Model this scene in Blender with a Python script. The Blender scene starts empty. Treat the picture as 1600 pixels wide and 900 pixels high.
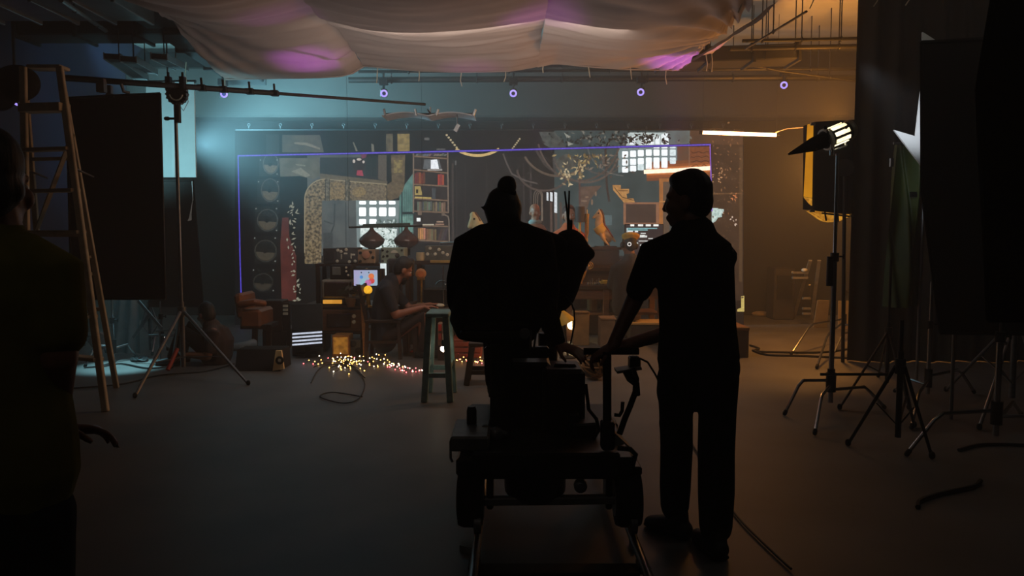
import bpy, bmesh, math, random
from mathutils import Vector as V, Matrix, noise as mnoise
random.seed(7)
SC = bpy.context.scene
COL = SC.collection
PI = math.pi
R = math.radians

# ------------------------------------------------------------------ camera
F = 1200.0
CAMZ = 1.45
PITCH = R(4.05)
cam_d = bpy.data.cameras.new('camera')
cam_d.sensor_width = 36.0
cam_d.lens = F / 1600 * 36
cam_d.clip_end = 100
cam = bpy.data.objects.new('camera', cam_d)
cam.location = (0, 0, CAMZ)
cam.rotation_euler = (PI / 2 - PITCH, 0, 0)
COL.objects.link(cam)
SC.camera = cam

# ------------------------------------------------------------------ world, exposure
w = bpy.data.worlds.new('world')
SC.world = w
w.use_nodes = True
w.node_tree.nodes['Background'].inputs[0].default_value = (0.006, 0.007, 0.009, 1)
w.node_tree.nodes['Background'].inputs[1].default_value = 0.12
SC.view_settings.view_transform = 'Standard'
SC.view_settings.look = 'None'
SC.view_settings.exposure = 0.0
SC.view_settings.gamma = 1.0
SC.view_settings.use_curve_mapping = False
SC.cycles.use_denoising = True
SC.cycles.max_bounces = 6
SC.cycles.diffuse_bounces = 3
SC.cycles.glossy_bounces = 3
SC.cycles.volume_bounces = 1
SC.cycles.sample_clamp_indirect = 3.0


def at(px, py, Y):
    dx = (px - 800) / F
    dz = -(py - 450) / F
    ry = math.cos(PITCH) + dz * math.sin(PITCH)
    rz = -math.sin(PITCH) + dz * math.cos(PITCH)
    k = Y / ry
    return V((dx * k, Y, CAMZ + rz * k))


def fl(px, py, z=0.0):
    dx = (px - 800) / F
    dz = -(py - 450) / F
    ry = math.cos(PITCH) + dz * math.sin(PITCH)
    rz = -math.sin(PITCH) + dz * math.cos(PITCH)
    k = (z - CAMZ) / rz
    return V((dx * k, ry * k, z))


def lin(c):
    return tuple(((x / 255) / 12.92 if x / 255 <= 0.04045 else ((x / 255 + 0.055) / 1.055) ** 2.4) for x in c)


def lamp(name, kind, loc, power, col, size=0.1, target=None, angle=60, blend=0.5):
    d = bpy.data.lights.new(name, kind)
    d.energy = power
    d.color = col
    if kind == 'AREA':
        d.shape = 'RECTANGLE'
        d.size, d.size_y = size if isinstance(size, tuple) else (size, size)
    else:
        d.shadow_soft_size = size
    if kind == 'SPOT':
        d.spot_size = R(angle)
        d.spot_blend = blend
    o = bpy.data.objects.new(name, d)
    o.location = loc
    if target is not None:
        o.rotation_euler = (V(target) - V(loc)).to_track_quat('-Z', 'Y').to_euler()
    COL.objects.link(o)
    return o


# thin stage haze in the whole room
HAZE = 0.015
wv = w.node_tree.nodes.new('ShaderNodeVolumeScatter')
wv.inputs['Color'].default_value = (1, 1, 1, 1)
wv.inputs['Density'].default_value = HAZE
wv.inputs['Anisotropy'].default_value = 0.1
w.node_tree.links.new(wv.outputs[0], w.node_tree.nodes['World Output'].inputs['Volume'])

# cyan lamp standing behind the tall black flag, turned to the right
lamp('cyan_lamp', 'SPOT', at(205, 262, 9.0), 85, (0.36, 0.86, 1.0), 0.12, at(330, 190, 11.2), 125, 0.5)
lamp('cyan_back_fill', 'SPOT', at(236, 215, 11.6), 120, (0.30, 0.78, 0.95), 0.12, at(400, 130, 12.3), 150, 0.6)  # added spot, no fixture: lifts haze, back wall and beam
lamp('cyan_haze_fill', 'SPOT', at(298, 225, 10.8), 2500, (0.30, 0.76, 0.95), 0.25, at(470, 215, 12.0), 120, 0.9)  # added unseen source for the teal glow in the haze
lamp('cyan_floor_fill', 'SPOT', at(190, 330, 8.9), 380, (0.36, 0.86, 1.0), 0.06, fl(190, 572), 34, 0.7)  # extra spot standing in for the cyan lamp's pool on the floor
lamp('cyan_ceiling_fill', 'SPOT', at(222, 215, 10.9), 300, (0.36, 0.86, 1.0), 0.1, at(270, 70, 12.2), 75, 0.5)  # extra spot added only to brighten the teal ceiling
# amber lamp inside the softbox
lamp('amber_lamp', 'POINT', at(1290, 262, 9.6), 210, (1.0, 0.40, 0.07), 0.15)
lamp('amber_ceiling_fill', 'SPOT', at(1310, 190, 9.9), 230, (1.0, 0.36, 0.05), 0.12, at(1250, 30, 11.6), 100, 0.7)  # separate added spot, makes the ceiling amber
# added purple spots without fixtures, for the glows on the ceiling cloth
for px, py, D, tx, ty, TD, e in ((500, 270, 9.0, 480, 86, 9.1, 55), (1050, 270, 9.2, 1062, 86, 9.3, 110), (840, 260, 7.6, 846, 2, 7.4, 24), (740, 270, 9.4, 735, 104, 9.6, 10), (470, 260, 7.6, 430, 4, 7.4, 10)):
    lamp('purple_cloth_fill', 'SPOT', at(px, py, D), e, (0.72, 0.16, 1.0), 0.05, at(tx, ty, TD), 44, 1.0)
# added unseen area fill that brightens the fronts of the set props
lamp('set_front_fill', 'AREA', (-0.4, 7.4, 3.25), 34, (1.0, 0.86, 0.74), (3.0, 0.6), (-0.2, 10.2, 0.7))
# added area fill from below, standing in for spill on the ceiling cloth
lamp('cloth_fill', 'AREA', (-0.4, 8.3, 1.15), 17, (1.0, 0.88, 0.85), (3.5, 0.8), (-0.4, 7.9, 4))
# weak fill added behind the camera to lift the dark foreground
lamp('rear_fill', 'AREA', (-1.2, -0.6, 4.2), 2.4, (1.0, 0.9, 0.8), (1.2, 0.3), (-0.6, 2.5, 0))
# added spot with no lamp body, brightens the star board
lamp('star_board_fill', 'SPOT', (2.2, 4.9, 2.5), 95, (0.85, 0.9, 1.0), 0.05, at(1425, 190, 5.9), 25, 0.9)
lamp('right_fill', 'POINT', (3.3, 4.4, 3.9), 9, (1.0, 0.92, 0.80), 0.1)  # added point fill for highlights on the chrome stands and grey floor


# ------------------------------------------------------------------ materials
MATS = {}


def mat(name, col, rough=0.6, metal=0.0, var=0.2, scale=9.0, bump=0.0, spec=0.4, stretch=None, col2=None):
    if name in MATS:
        return MATS[name]
    m = bpy.data.materials.new(name)
    m.use_nodes = True
    nt = m.node_tree
    b = nt.nodes['Principled BSDF']
    tc = nt.nodes.new('ShaderNodeTexCoord')
    mp = nt.nodes.new('ShaderNodeMapping')
    if stretch:
        mp.inputs['Scale'].default_value = stretch
    nz = nt.nodes.new('ShaderNodeTexNoise')
    nz.inputs['Scale'].default_value = scale
    nz.inputs['Detail'].default_value = 4
    rp = nt.nodes.new('ShaderNodeValToRGB')
    c = lin(col)
    c2 = lin(col2) if col2 else tuple(min(1, x * (1 + var)) for x in c)
    c1 = tuple(x * (1 - var) for x in c)
    rp.color_ramp.elements[0].position = 0.3
    rp.color_ramp.elements[1].position = 0.7
    rp.color_ramp.elements[0].color = (*c1, 1)
    rp.color_ramp.elements[1].color = (*c2, 1)
    L = nt.links.new
    L(tc.outputs['Object'], mp.inputs[0])
    L(mp.outputs[0], nz.inputs['Vector'])
    L(nz.outputs[0], rp.inputs[0])
    L(rp.outputs[0], b.inputs['Base Color'])
    b.inputs['Roughness'].default_value = rough
    b.inputs['Metallic'].default_value = metal
    b.inputs['Specular IOR Level'].default_value = spec
    if bump:
        bp = nt.nodes.new('ShaderNodeBump')
        bp.inputs['Strength'].default_value = bump
        bp.inputs['Distance'].default_value = 0.01
        L(nz.outputs[0], bp.inputs['Height'])
        L(bp.outputs[0], b.inputs['Normal'])
    MATS[name] = m
    return m


def emi(name, col, strength=1.0, col2=None, scale=30.0, sample=False, detail=3):
    key = 'e_' + name
    if key in MATS:
        return MATS[key]
    m = bpy.data.materials.new(name)
    m.use_nodes = True
    nt = m.node_tree
    nt.nodes.clear()
    out = nt.nodes.new('ShaderNodeOutputMaterial')
    e = nt.nodes.new('ShaderNodeEmission')
    e.inputs['Strength'].default_value = strength
    L = nt.links.new
    tc = nt.nodes.new('ShaderNodeTexCoord')
    nz = nt.nodes.new('ShaderNodeTexNoise')
    nz.inputs['Scale'].default_value = scale
    nz.inputs['Detail'].default_value = detail
    rp = nt.nodes.new('ShaderNodeValToRGB')
    c = lin(col)
    d = lin(col2) if col2 else tuple(x * 0.8 for x in c)
    rp.color_ramp.elements[0].position = 0.38
    rp.color_ramp.elements[1].position = 0.62
    rp.color_ramp.elements[0].color = (*c, 1)
    rp.color_ramp.elements[1].color = (*d, 1)
    L(tc.outputs['Object'], nz.inputs['Vector'])
    L(nz.outputs[0], rp.inputs[0])
    L(rp.outputs[0], e.inputs['Color'])
    L(e.outputs[0], out.inputs['Surface'])
    m.cycles.emission_sampling = 'AUTO' if sample else 'NONE'
    MATS[key] = m
    return m


# ------------------------------------------------------------------ mesh builder
class MB:
    def __init__(s):
        s.v = []
        s.f = []

    def add(s, vs, fs):
        o = len(s.v)
        s.v += [V(v) for v in vs]
        s.f += [[i + o for i in f] for f in fs]
        return s

    def box(s, c, sz, rot=None):
        c = V(c)
        x, y, z = sz[0] / 2, sz[1] / 2, sz[2] / 2
        vs = [V((a, b, d)) for a in (-x, x) for b in (-y, y) for d in (-z, z)]
        if rot is not None:
            vs = [rot @ v for v in vs]
        return s.add([c + v for v in vs], [(0, 1, 3, 2), (4, 6, 7, 5), (0, 4, 5, 1), (2, 3, 7, 6), (0, 2, 6, 4), (1, 5, 7, 3)])

    def bar(s, p0, p1, w, h, up=(0, 0, 1)):
        """rectangular bar between two points"""
        p0, p1 = V(p0), V(p1)
        t = (p1 - p0).normalized()
        up = V(up)
        if abs(t.dot(up)) > 0.98:
            up = V((0, 1, 0))
        a = t.cross(up).normalized()
        b = a.cross(t).normalized()
        vs = []
        for p in (p0, p1):
            for i, j in ((-1, -1), (1, -1), (1, 1), (-1, 1)):
                vs.append(p + a * i * w / 2 + b * j * h / 2)
        return s.add(vs, [(3, 2, 1, 0), (4, 5, 6, 7), (0, 1, 5, 4), (1, 2, 6, 5), (2, 3, 7, 6), (3, 0, 4, 7)])

    def sweep(s, pts, rads, n=10, side=None, rnd=False, closed=False):
        pts = [V(p) for p in pts]
        if not isinstance(rads, list):
            rads = [rads] * len(pts)
        rads = [r if isinstance(r, tuple) else (r, r) for r in rads]
        N = len(pts)
        tang = []
        for i in range(N):
            if closed:
                t = pts[(i + 1) % N] - pts[i - 1]
            else:
                t = pts[min(i + 1, N - 1)] - pts[max(i - 1, 0)]
            tang.append(t.normalized() if t.length > 1e-9 else V((0, 0, 1)))
        if side is None:
            t = tang[0]
            sd = V((1, 0, 0)) if abs(t.x) < 0.8 else V((0, 1, 0))
        else:
            sd = V(side)
        secs = []
        for i in range(N):
            t = tang[i]
            a = sd - t * sd.dot(t)
            if a.length < 1e-5:
                a = t.orthogonal()
            a.normalize()
            if side is None:
                sd = a
            b = t.cross(a)
            secs.append((pts[i], a, b, t, rads[i]))
        rings = []
        if rnd is True and not closed:
            p, a, b, t, r = secs[0]
            m = (r[0] + r[1]) / 2
            for k in (80, 55, 28):
                q = R(k)
                rings.append((p - t * m * math.sin(q), a, b, (r[0] * math.cos(q), r[1] * math.cos(q))))
        for p, a, b, t, r in secs:
            rings.append((p, a, b, r))
        if rnd and not closed:
            p, a, b, t, r = secs[-1]
            m = (r[0] + r[1]) / 2
            for k in (28, 55, 80):
                q = R(k)
                rings.append((p + t * m * math.sin(q), a, b, (r[0] * math.cos(q), r[1] * math.cos(q))))
        vs = []
        fs = []
        for p, a, b, r in rings:
            for k in range(n):
                q = 2 * PI * k / n
                vs.append(p + a * math.cos(q) * r[0] + b * math.sin(q) * r[1])
        M = len(rings)
        for i in range(M if closed else M - 1):
            i2 = (i + 1) % M
            for k in range(n):
                k2 = (k + 1) % n
                fs.append((i * n + k, i * n + k2, i2 * n + k2, i2 * n + k))
        if not closed:
            fs.append(tuple(range(n - 1, -1, -1)))
            fs.append(tuple((M - 1) * n + k for k in range(n)))
        return s.add(vs, fs)

    def cyl(s, p0, p1, r0, r1=None, n=12):
        return s.sweep([p0, p1], [r0, r0 if r1 is None else r1], n)

    def cap(s, p0, p1, r0, r1=None, n=12, side=None):
        return s.sweep([p0, p1], [r0, r0 if r1 is None else r1], n, side, rnd=True)

    def tube(s, pts, r, n=6):
        return s.sweep(pts, [r] * len(pts), n)

    def ell(s, c, r, rot=None, n=14, m=9):
        c = V(c)
        if not isinstance(r, tuple):
            r = (r, r, r)
        vs = []
        for i in range(1, m):
            a = PI * i / m
            for k in range(n):
                q = 2 * PI * k / n
                vs.append(V((r[0] * math.sin(a) * math.cos(q), r[1] * math.sin(a) * math.sin(q), r[2] * math.cos(a))))
        vs.append(V((0, 0, r[2])))
        vs.append(V((0, 0, -r[2])))
        if rot is not None:
            vs = [rot @ v for v in vs]
        fs = []
        for i in range(m - 2):
            for k in range(n):
                k2 = (k + 1) % n
                fs.append((i * n + k, (i + 1) * n + k, (i + 1) * n + k2, i * n + k2))
        T = len(vs) - 2
        for k in range(n):
            k2 = (k + 1) % n
            fs.append((T, k, k2))
            fs.append((T + 1, (m - 2) * n + k2, (m - 2) * n + k))
        return s.add([c + v for v in vs], fs)

    def lathe(s, prof, c, rot=None, n=20):
        c = V(c)
        vs = []
        for r, z in prof:
            for k in range(n):
                q = 2 * PI * k / n
                v = V((r * math.cos(q), r * math.sin(q), z))
                vs.append(c + (rot @ v if rot is not None else v))
        fs = []
        for i in range(len(prof) - 1):
            for k in range(n):
                k2 = (k + 1) % n
                fs.append((i * n + k, i * n + k2, (i + 1) * n + k2, (i + 1) * n + k))
        fs.append(tuple(range(n - 1, -1, -1)))
        fs.append(tuple((len(prof) - 1) * n + k for k in range(n)))
        return s.add(vs, fs)

    def prism(s, pts, d):
        pts = [V(p) for p in pts]
        d = V(d)
        n = len(pts)
        nrm = V((0, 0, 0))
        for i in range(n):
            nrm += pts[i].cross(pts[(i + 1) % n])
        if nrm.dot(d) > 0:
            pts.reverse()
        return s.add(pts + [p + d for p in pts],
                     [tuple(range(n)), tuple(range(2 * n - 1, n - 1, -1))] + [(i, n + i, n + (i + 1) % n, (i + 1) % n) for i in range(n)])

    def ngon(s, pts):
        return s.add(pts, [tuple(range(len(pts)))])

    def torus(s, c, rad, r, rot=None, n=24, m=8):
        c = V(c)
        pts = [V((rad * math.cos(2 * PI * k / n), rad * math.sin(2 * PI * k / n), 0)) for k in range(n)]
        if rot is not None:
            pts = [rot @ p for p in pts]
        return s.sweep([c + p for p in pts], [r] * n, m, side=(rot @ V((0, 0, 1)) if rot is not None else (0, 0, 1)), closed=True)

    def grid(s, fn, nu, nv, th=0.0):
        o = []
        for j in range(nv + 1):
            for i in range(nu + 1):
                o.append(V(fn(i / nu, j / nv)))
        fs = []
        W = nu + 1
        for j in range(nv):
            for i in range(nu):
                fs.append((j * W + i, j * W + i + 1, (j + 1) * W + i + 1, (j + 1) * W + i))
        return s.add(o, fs)


def wloc(p):
    q = V((0, 0, 0))
    while p is not None:
        q = q + p.location
        p = p.parent
    return q


def ob(name, m, material, parent=None, label=None, cat=None, group=None, kind=None, bevel=0.0, remesh=0.0, smooth=35, solid=0.0, loc=None, relax=4):
    me = bpy.data.meshes.new(name)
    base = wloc(parent) if parent is not None else V((0, 0, 0))
    if parent is None:
        if loc is None:
            xs = [v.x for v in m.v]
            ys = [v.y for v in m.v]
            zs = [v.z for v in m.v]
            loc = V(((min(xs) + max(xs)) / 2, (min(ys) + max(ys)) / 2, min(zs)))
        base = V(loc)
    me.from_pydata([tuple(v - base) for v in m.v], [], m.f)
    me.validate()
    if bevel or solid:
        bm = bmesh.new()
        bm.from_mesh(me)
        bmesh.ops.recalc_face_normals(bm, faces=bm.faces[:])
        if bevel:
            es = [e for e in bm.edges if len(e.link_faces) == 2 and e.calc_face_angle(0) > 0.5]
            bmesh.ops.bevel(bm, geom=es, offset=bevel, segments=1, affect='EDGES', clamp_overlap=True)
        if solid:
            bmesh.ops.solidify(bm, geom=bm.faces[:], thickness=solid)
        bm.to_mesh(me)
        bm.free()
    if remesh:
        t = bpy.data.objects.new('t', me)
        COL.objects.link(t)
        md = t.modifiers.new('r', 'REMESH')
        md.mode = 'VOXEL'
        md.voxel_size = remesh
        sm = t.modifiers.new('s', 'SMOOTH')
        sm.iterations = relax
        sm.factor = 0.5
        dg = bpy.context.evaluated_depsgraph_get()
        me2 = bpy.data.meshes.new_from_object(t.evaluated_get(dg))
        bpy.data.objects.remove(t)
        me = me2
        me.name = name
        smooth = 180
    if smooth:
        me.shade_smooth()
        if smooth < 180:
            me.set_sharp_from_angle(angle=R(smooth))
    me.materials.clear()
    me.materials.append(material)
    o = bpy.data.objects.new(name, me)
    COL.objects.link(o)
    if parent is not None:
        o.parent = parent
    else:
        o.location = base
    if label:
        o['label'] = label
    if cat:
        o['category'] = cat
    if group:
        o['group'] = group
    if kind:
        o['kind'] = kind
    return o


def thing(name, label, cat, loc, group=None):
    o = bpy.data.objects.new(name, None)
    o.empty_display_size = 0.1
    COL.objects.link(o)
    o.location = loc
    o['label'] = label
    o['category'] = cat
    if group:
        o['group'] = group
    return o


def put(name, me_ob, loc, parent, rot=None):
    """another object sharing a mesh, placed in world coordinates under parent"""
    o = bpy.data.objects.new(name, me_ob.data)
    COL.objects.link(o)
    o.parent = parent
    o.location = V(loc) - wloc(parent)
    if rot:
        o.rotation_euler = rot
    return o


def copy_tree(o, parent=None):
    c = o.copy()
    COL.objects.link(c)
    if parent is not None:
        c.parent = parent
    for ch in list(o.children):
        copy_tree(ch, c)
    return c


def RZ(a): return Matrix.Rotation(R(a), 3, 'Z')
def RX(a): return Matrix.Rotation(R(a), 3, 'X')
def RY(a): return Matrix.Rotation(R(a), 3, 'Y')


# shared materials
BLACK = mat('matte_black_cloth', (20, 19, 18), 0.95, spec=0.1, scale=20)
BLACKMETAL = mat('black_metal', (26, 26, 27), 0.42, 0.6)
DARKPLASTIC = mat('dark_plastic', (30, 29, 28), 0.5)
CHROME = mat('chrome_tube', (170, 172, 175), 0.22, 1.0, 0.08)
STEEL = mat('brushed_steel', (120, 122, 125), 0.38, 0.9, 0.15, 14)
RUBBER = mat('black_rubber', (16, 16, 16), 0.8, spec=0.2)
WOOD = mat('brown_wood', (96, 62, 38), 0.55, 0, 0.35, 6, 0.1, stretch=(1, 1, 8))
DARKWOOD = mat('dark_wood', (52, 34, 24), 0.5, 0, 0.35, 6, 0.1, stretch=(8, 1, 1))
TANWOOD = mat('tan_wood', (176, 122, 66), 0.5, 0, 0.25, 6, 0.1, stretch=(1, 1, 6))
CORD = mat('white_cord', (190, 182, 160), 0.8)
CABLE = mat('black_cable', (14, 14, 15), 0.55)
SKIN = mat('brown_skin', (122, 80, 58), 0.5, 0, 0.08, 30)
HAIR = mat('black_hair', (16, 13, 12), 0.6, 0, 0.3, 60, stretch=(1, 1, 0.2), bump=0.3)
EYEW = mat('eye_white', (200, 195, 190), 0.3)
GOLD = mat('worn_gold', (196, 150, 70), 0.35, 0.7, 0.3, 20)
GREYPAINT = mat('grey_paint', (78, 80, 78), 0.6, 0, 0.15)
# ------------------------------------------------------------------ setting
FLOORM = mat('painted_concrete', (96, 92, 89), 0.5, 0, 0.22, 1.6, 0.05, spec=0.35)
WALLM = mat('dark_plaster', (30, 30, 29), 0.9, 0, 0.1, 2.0)
CEILM = mat('ceiling_plaster', (150, 150, 145), 0.9, 0, 0.12, 1.5)
BLUEM = mat('blue_wall_paint', (30, 31, 60), 0.9, 0, 0.12, 2.0)
XL, XR, YB, CZ = -6.3, 6.2, 13.6, 4.6
ob('floor', MB().box((0, 6.0, -0.05), (12.6, 15.4, 0.1)), FLOORM, kind='structure')
ob('ceiling', MB().box((0, 6.0, CZ + 0.1), (12.6, 15.4, 0.2)), CEILM, kind='structure')
ob('wall_back', MB().box((0, YB + 0.1, CZ / 2), (12.8, 0.2, CZ)), WALLM, kind='structure')
ob('wall_left', MB().box((XL - 0.1, 6.0, CZ / 2 + 0.55), (0.2, 15.4, CZ - 1.1)), BLUEM, kind='structure')
ob('baseboard_left', MB().box((XL - 0.08, 6.0, 0.55), (0.24, 15.4, 1.1)), mat('green_wall_paint', (42, 66, 62), 0.9), kind='structure')
ob('wall_right', MB().box((XR + 0.1, 6.0, CZ / 2), (0.2, 15.4, CZ)), WALLM, kind='structure')
ob('wall_front', MB().box((0, -1.6, CZ / 2), (12.6, 0.2, CZ)), mat('dark_wall', (40, 40, 40), 0.9), kind='structure')
# concrete header beam over the screen wall
ob('trim_1', MB().box((0, 12.95, 3.75), (12.6, 0.5, 0.8)), mat('beam_concrete', (46, 44, 41), 0.9, 0, 0.15, 1.2), kind='structure', bevel=0.03)
DK = mat('dark_ceiling_paint', (16, 16, 16), 0.85, 0, 0.2)
for i, y in enumerate((4.6, 2.2)):
    ob('trim_%d' % (i + 2), MB().box((0, y, CZ - 0.18), (12.6, 0.32, 0.36)), DK, kind='structure', bevel=0.02)

# low stage deck on the right of the set
t = thing('stage_deck', 'low brown wooden stage deck behind the standing man in black', 'platform', (2.42, 9.7, 0))
for i in range(3):
    ob('plank', MB().box((2.19 + i * 0.235, 9.7, 0.34), (0.228, 1.6, 0.04)), WOOD, t, bevel=0.006)
ob('fascia', MB().box((2.42, 8.94, 0.16), (0.7, 0.03, 0.32)), DARKWOOD, t)
ob('side_board', MB().box((2.755, 9.7, 0.16), (0.03, 1.56, 0.32)), DARKWOOD, t)
for x, y in ((2.1, 10.4), (2.7, 10.4), (2.1, 9.0)):
    ob('leg', MB().box((x, y, 0.16), (0.06, 0.06, 0.32)), DARKWOOD, t)

# ------------------------------------------------------------------ ceiling services
GALV = mat('galvanised_duct', (112, 112, 112), 0.42, 0.7, 0.2, 5)
PIPEM = mat('dark_pipe', (22, 21, 20), 0.5, 0.3)


def pipe(name, label, pts, r, m=PIPEM, cat='pipe', group=None, brackets=3):
    t = thing(name, label, cat, V(pts[0]), group)
    ob('tube', MB().tube(pts, r, 10), m, t)
    for k in range(brackets):
        p = V(pts[0]).lerp(V(pts[-1]), (k + 0.5) / brackets)
        ob('hanger_rod', MB().cyl(p, (p.x, p.y, CZ), 0.008, n=6).torus(p, r + 0.008, 0.01, RY(90), 12, 5), PIPEM, t)
    return t


# big rectangular duct at the upper left
def duct(name, label, p0, p1, w, h, m, n=5):
    p0, p1 = V(p0), V(p1)
    t = thing(name, label, 'duct', p0)
    ob('duct_shell', MB().bar(p0, p1, w, h), m, t, bevel=0.015)
    d = (p1 - p0)
    for k in range(n + 1):
        p = p0 + d * (k / n)
        q = d.normalized() * 0.02
        ob('flange', MB().bar(p - q, p + q, w + 0.07, h + 0.07), m, t, bevel=0.006)
    for k in (0.25, 0.75):
        p = p0 + d * k
        for sgn in (-1, 1):
            a = d.normalized().cross(V((0, 0, 1))) * (w / 2 + 0.02) * sgn
            ob('hanger_rod', MB().cyl(p + a - V((0, 0, h / 2)), V((p.x + a.x, p.y + a.y, CZ)), 0.007, n=6), PIPEM, t)
    return t


duct('ventilation_duct', 'grey sheet metal duct below the ceiling in the top left corner', (-6.0, 8.2, 3.98), (-3.95, 8.2, 3.98), 0.8, 0.42, GALV)
duct('ventilation_duct', 'dark square duct running back behind the silver duct at left', (-4.15, 7.7, 4.15), (-4.15, 12.2, 3.95), 0.55, 0.3, DK)
duct('ventilation_duct', 'wide black duct crossing above the left light boom', (-6.0, 9.7, 4.02), (-3.1, 9.7, 4.02), 0.45, 0.34, DK, 4)
duct('ventilation_duct', 'black flat duct with a slanted end under the amber ceiling', at(1030, 93, 10.6), at(1238, 86, 10.6), 0.5, 0.2, DK, 3)
for i, (a, b, l) in enumerate((((175, 88), (222, 122), 'first'), ((200, 92), (236, 112), 'second'), ((248, 88), (284, 106), 'third'))):
    p, q = at(*a, 9.0), at(*b, 11.2)
    t = thing('cable_tray', '%s from the left of three slanted black cable trays under the teal ceiling' % l, 'cable tray', p)
    ob('tray', MB().bar(p, q, 0.16, 0.06), DK, t, bevel=0.005)
    n = (q - p).cross(V((0, 0, 1))).normalized() * 0.085
    ob('rim', MB().bar(p + n, q + n, 0.012, 0.08), GALV, t)
    ob('rim', MB().bar(p - n, q - n, 0.012, 0.08), GALV, t)
    for k in (0.2, 0.7):
        c = p.lerp(q, k)
        ob('hanger_rod', MB().cyl(c, (c.x, c.y, CZ), 0.007, n=6), PIPEM, t)
pipe('ceiling_pipe', 'long dark pipe carrying the row of ring cameras', [at(545, 125, 11.9), at(1345, 121, 11.9)], 0.045, brackets=6)
pipe('ceiling_pipe', 'thin dark pipe just above the ring camera pipe', [at(560, 112, 11.4), at(1345, 108, 11.4)], 0.022, brackets=5)
pipe('ceiling_pipe', 'upper black pipe crossing the amber lit ceiling', [at(1160, 64, 9.9), at(1345, 60, 9.9)], 0.022)
pipe('ceiling_pipe', 'lower black pipe crossing the amber lit ceiling', [at(1140, 76, 10.2), at(1345, 72, 10.2)], 0.03)
pipe('ceiling_pipe', 'slanted thin pipe rising across the amber lit ceiling', [at(1165, 76, 10.0), at(1260, 18, 8.4)], 0.014, brackets=1)
pipe('ceiling_pipe', 'thin pipe beside the silver duct in the top left corner', [at(95, 0, 7.4), at(165, 48, 9.4)], 0.025, GALV, brackets=2)
pipe('ceiling_pipe', 'dark drooping cable pipe beside the rightmost ring camera', [at(1150, 98, 11.0), at(1225, 112, 11.0), at(1345, 128, 11.0)], 0.018, brackets=2)

# ------------------------------------------------------------------ ceiling cloth
CLOTH = mat('muslin_cloth', (172, 158, 152), 0.95, 0, 0.05, 3, spec=0.1)


def far_z(px):
    pts = [(352, 124), (430, 122), (500, 121), (545, 118), (569, 103), (640, 110), (720, 113), (800, 111), (838, 104), (866, 98), (905, 103), (970, 108), (1060, 110)]
    for (a, ya), (b, yb) in zip(pts, pts[1:]):
        if a <= px <= b:
            return ya + (yb - ya) * (px - a) / (b - a)
    return pts[0][1] if px < 352 else 110


cl = thing('ceiling_cloth', 'large pale muslin cloth slung under the ceiling above the set', 'cloth', (-0.6, 7.0, 3.6))
YF, YN = 9.8, 3.4
panels = [(352, 569), (569, 840), (840, 1062)]
for pi, (xa, xb) in enumerate(panels):
    def fn(u, v, xa=xa, xb=xb, pi=pi):
        px = xa + (xb - xa) * u
        e = at(px, far_z(px), YF)
        Y = YF + (YN - YF) * v
        x = e.x + (0.12 if pi == 2 else 0.0) * v * u * 2
        zt = 3.62 + 0.10 * math.sin(v * 9 + pi)
        k = min(1, v * 3.0)
        k = k * k * (3 - 2 * k)
        z = e.z * (1 - k) + (zt - 0.16 * math.sin(PI * u)) * k
        z += 0.035 * mnoise.noise((x * 0.9, Y * 4.5, pi * 3.1)) + 0.014 * mnoise.noise((x * 1.6 + Y, Y * 13, 5.0))
        if pi == 0:
            z += 0.10 * (1 - u) ** 3 * v * 2
            dd = ((u - 0.0) ** 2 + (v - 0.42) ** 2) ** 0.5
            z += 0.05 * math.sin(26 * math.atan2(v - 0.42, u + 0.15)) * math.exp(-4 * dd)
        if pi == 2:
            dd = ((u - 1) ** 2 + (v - 0.3) ** 2) ** 0.5
            z += 0.06 * math.sin(34 * math.atan2(v - 0.25, 1.12 - u)) * math.exp(-3.0 * dd)
        return (x, Y, z)
    ob('cloth_panel', MB().grid(fn, 60, 130), CLOTH, cl, smooth=180)
# folded flap on the right


def flap(u, v):
    a = at(1060, 110, YF).lerp(at(1190, 30, 7.6), v)
    b = at(1113, 84, 9.7).lerp(at(1216, 0, 7.4), v)
    p = a.lerp(b, u)
    p.z += 0.05 * math.sin(PI * u) * (1 - v) + 0.02 * mnoise.noise((u * 6, v * 9, 2))
    return p


ob('folded_flap', MB().grid(flap, 14, 40), CLOTH, cl, smooth=180)
ob('hem', MB().tube([at(352 + (569 - 352) * k / 12, far_z(352 + 217 * k / 12), YF - 0.004) for k in range(13)], 0.012, 6)
   .tube([at(569 + 493 * k / 24, far_z(569 + 493 * k / 24), YF - 0.004) for k in range(25)], 0.009, 6), CLOTH, cl)
random.seed(3)
for px, y0, y1 in ((590, 105, 130), (655, 112, 127), (721, 115, 135), (790, 112, 128), (850, 100, 114), (919, 105, 121), (985, 108, 124), (1041, 108, 132), (1103, 88, 111), (1112, 84, 112), (291, 100, 130), (350, 118, 134)):
    p, q = at(px, y0 - 3, YF), at(px + random.uniform(-3, 3), y1, YF)
    m = p.lerp(q, 0.6) + V((random.uniform(-.02, .02), 0, 0))
    ob('tie_cord', MB().tube([p, m, q], 0.006, 5), CORD, cl)
for px, y0, y1, D in ((1270, -12, 14, 7.0), (1370, -8, 10, 6.6), (1420, -10, 8, 6.6), (1158, -6, 20, 7.2)):
    p, q = at(px, y0, D), at(px - 5, y1, D)
    ob('rigging_cord', MB().tube([(p.x, p.y, CZ), p, p.lerp(q, .5) + V((.02, 0, 0)), q], 0.005, 5), CORD, label='loose pale cord hanging from the ceiling at image x %d' % px if False else {1270: 'loose white cord hanging over the amber ceiling', 1370: 'left of two white cords hanging over the black drape', 1420: 'right of two white cords hanging over the black drape', 1158: 'white cord hanging below the right end of the cloth'}[px], cat='cord')

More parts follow.
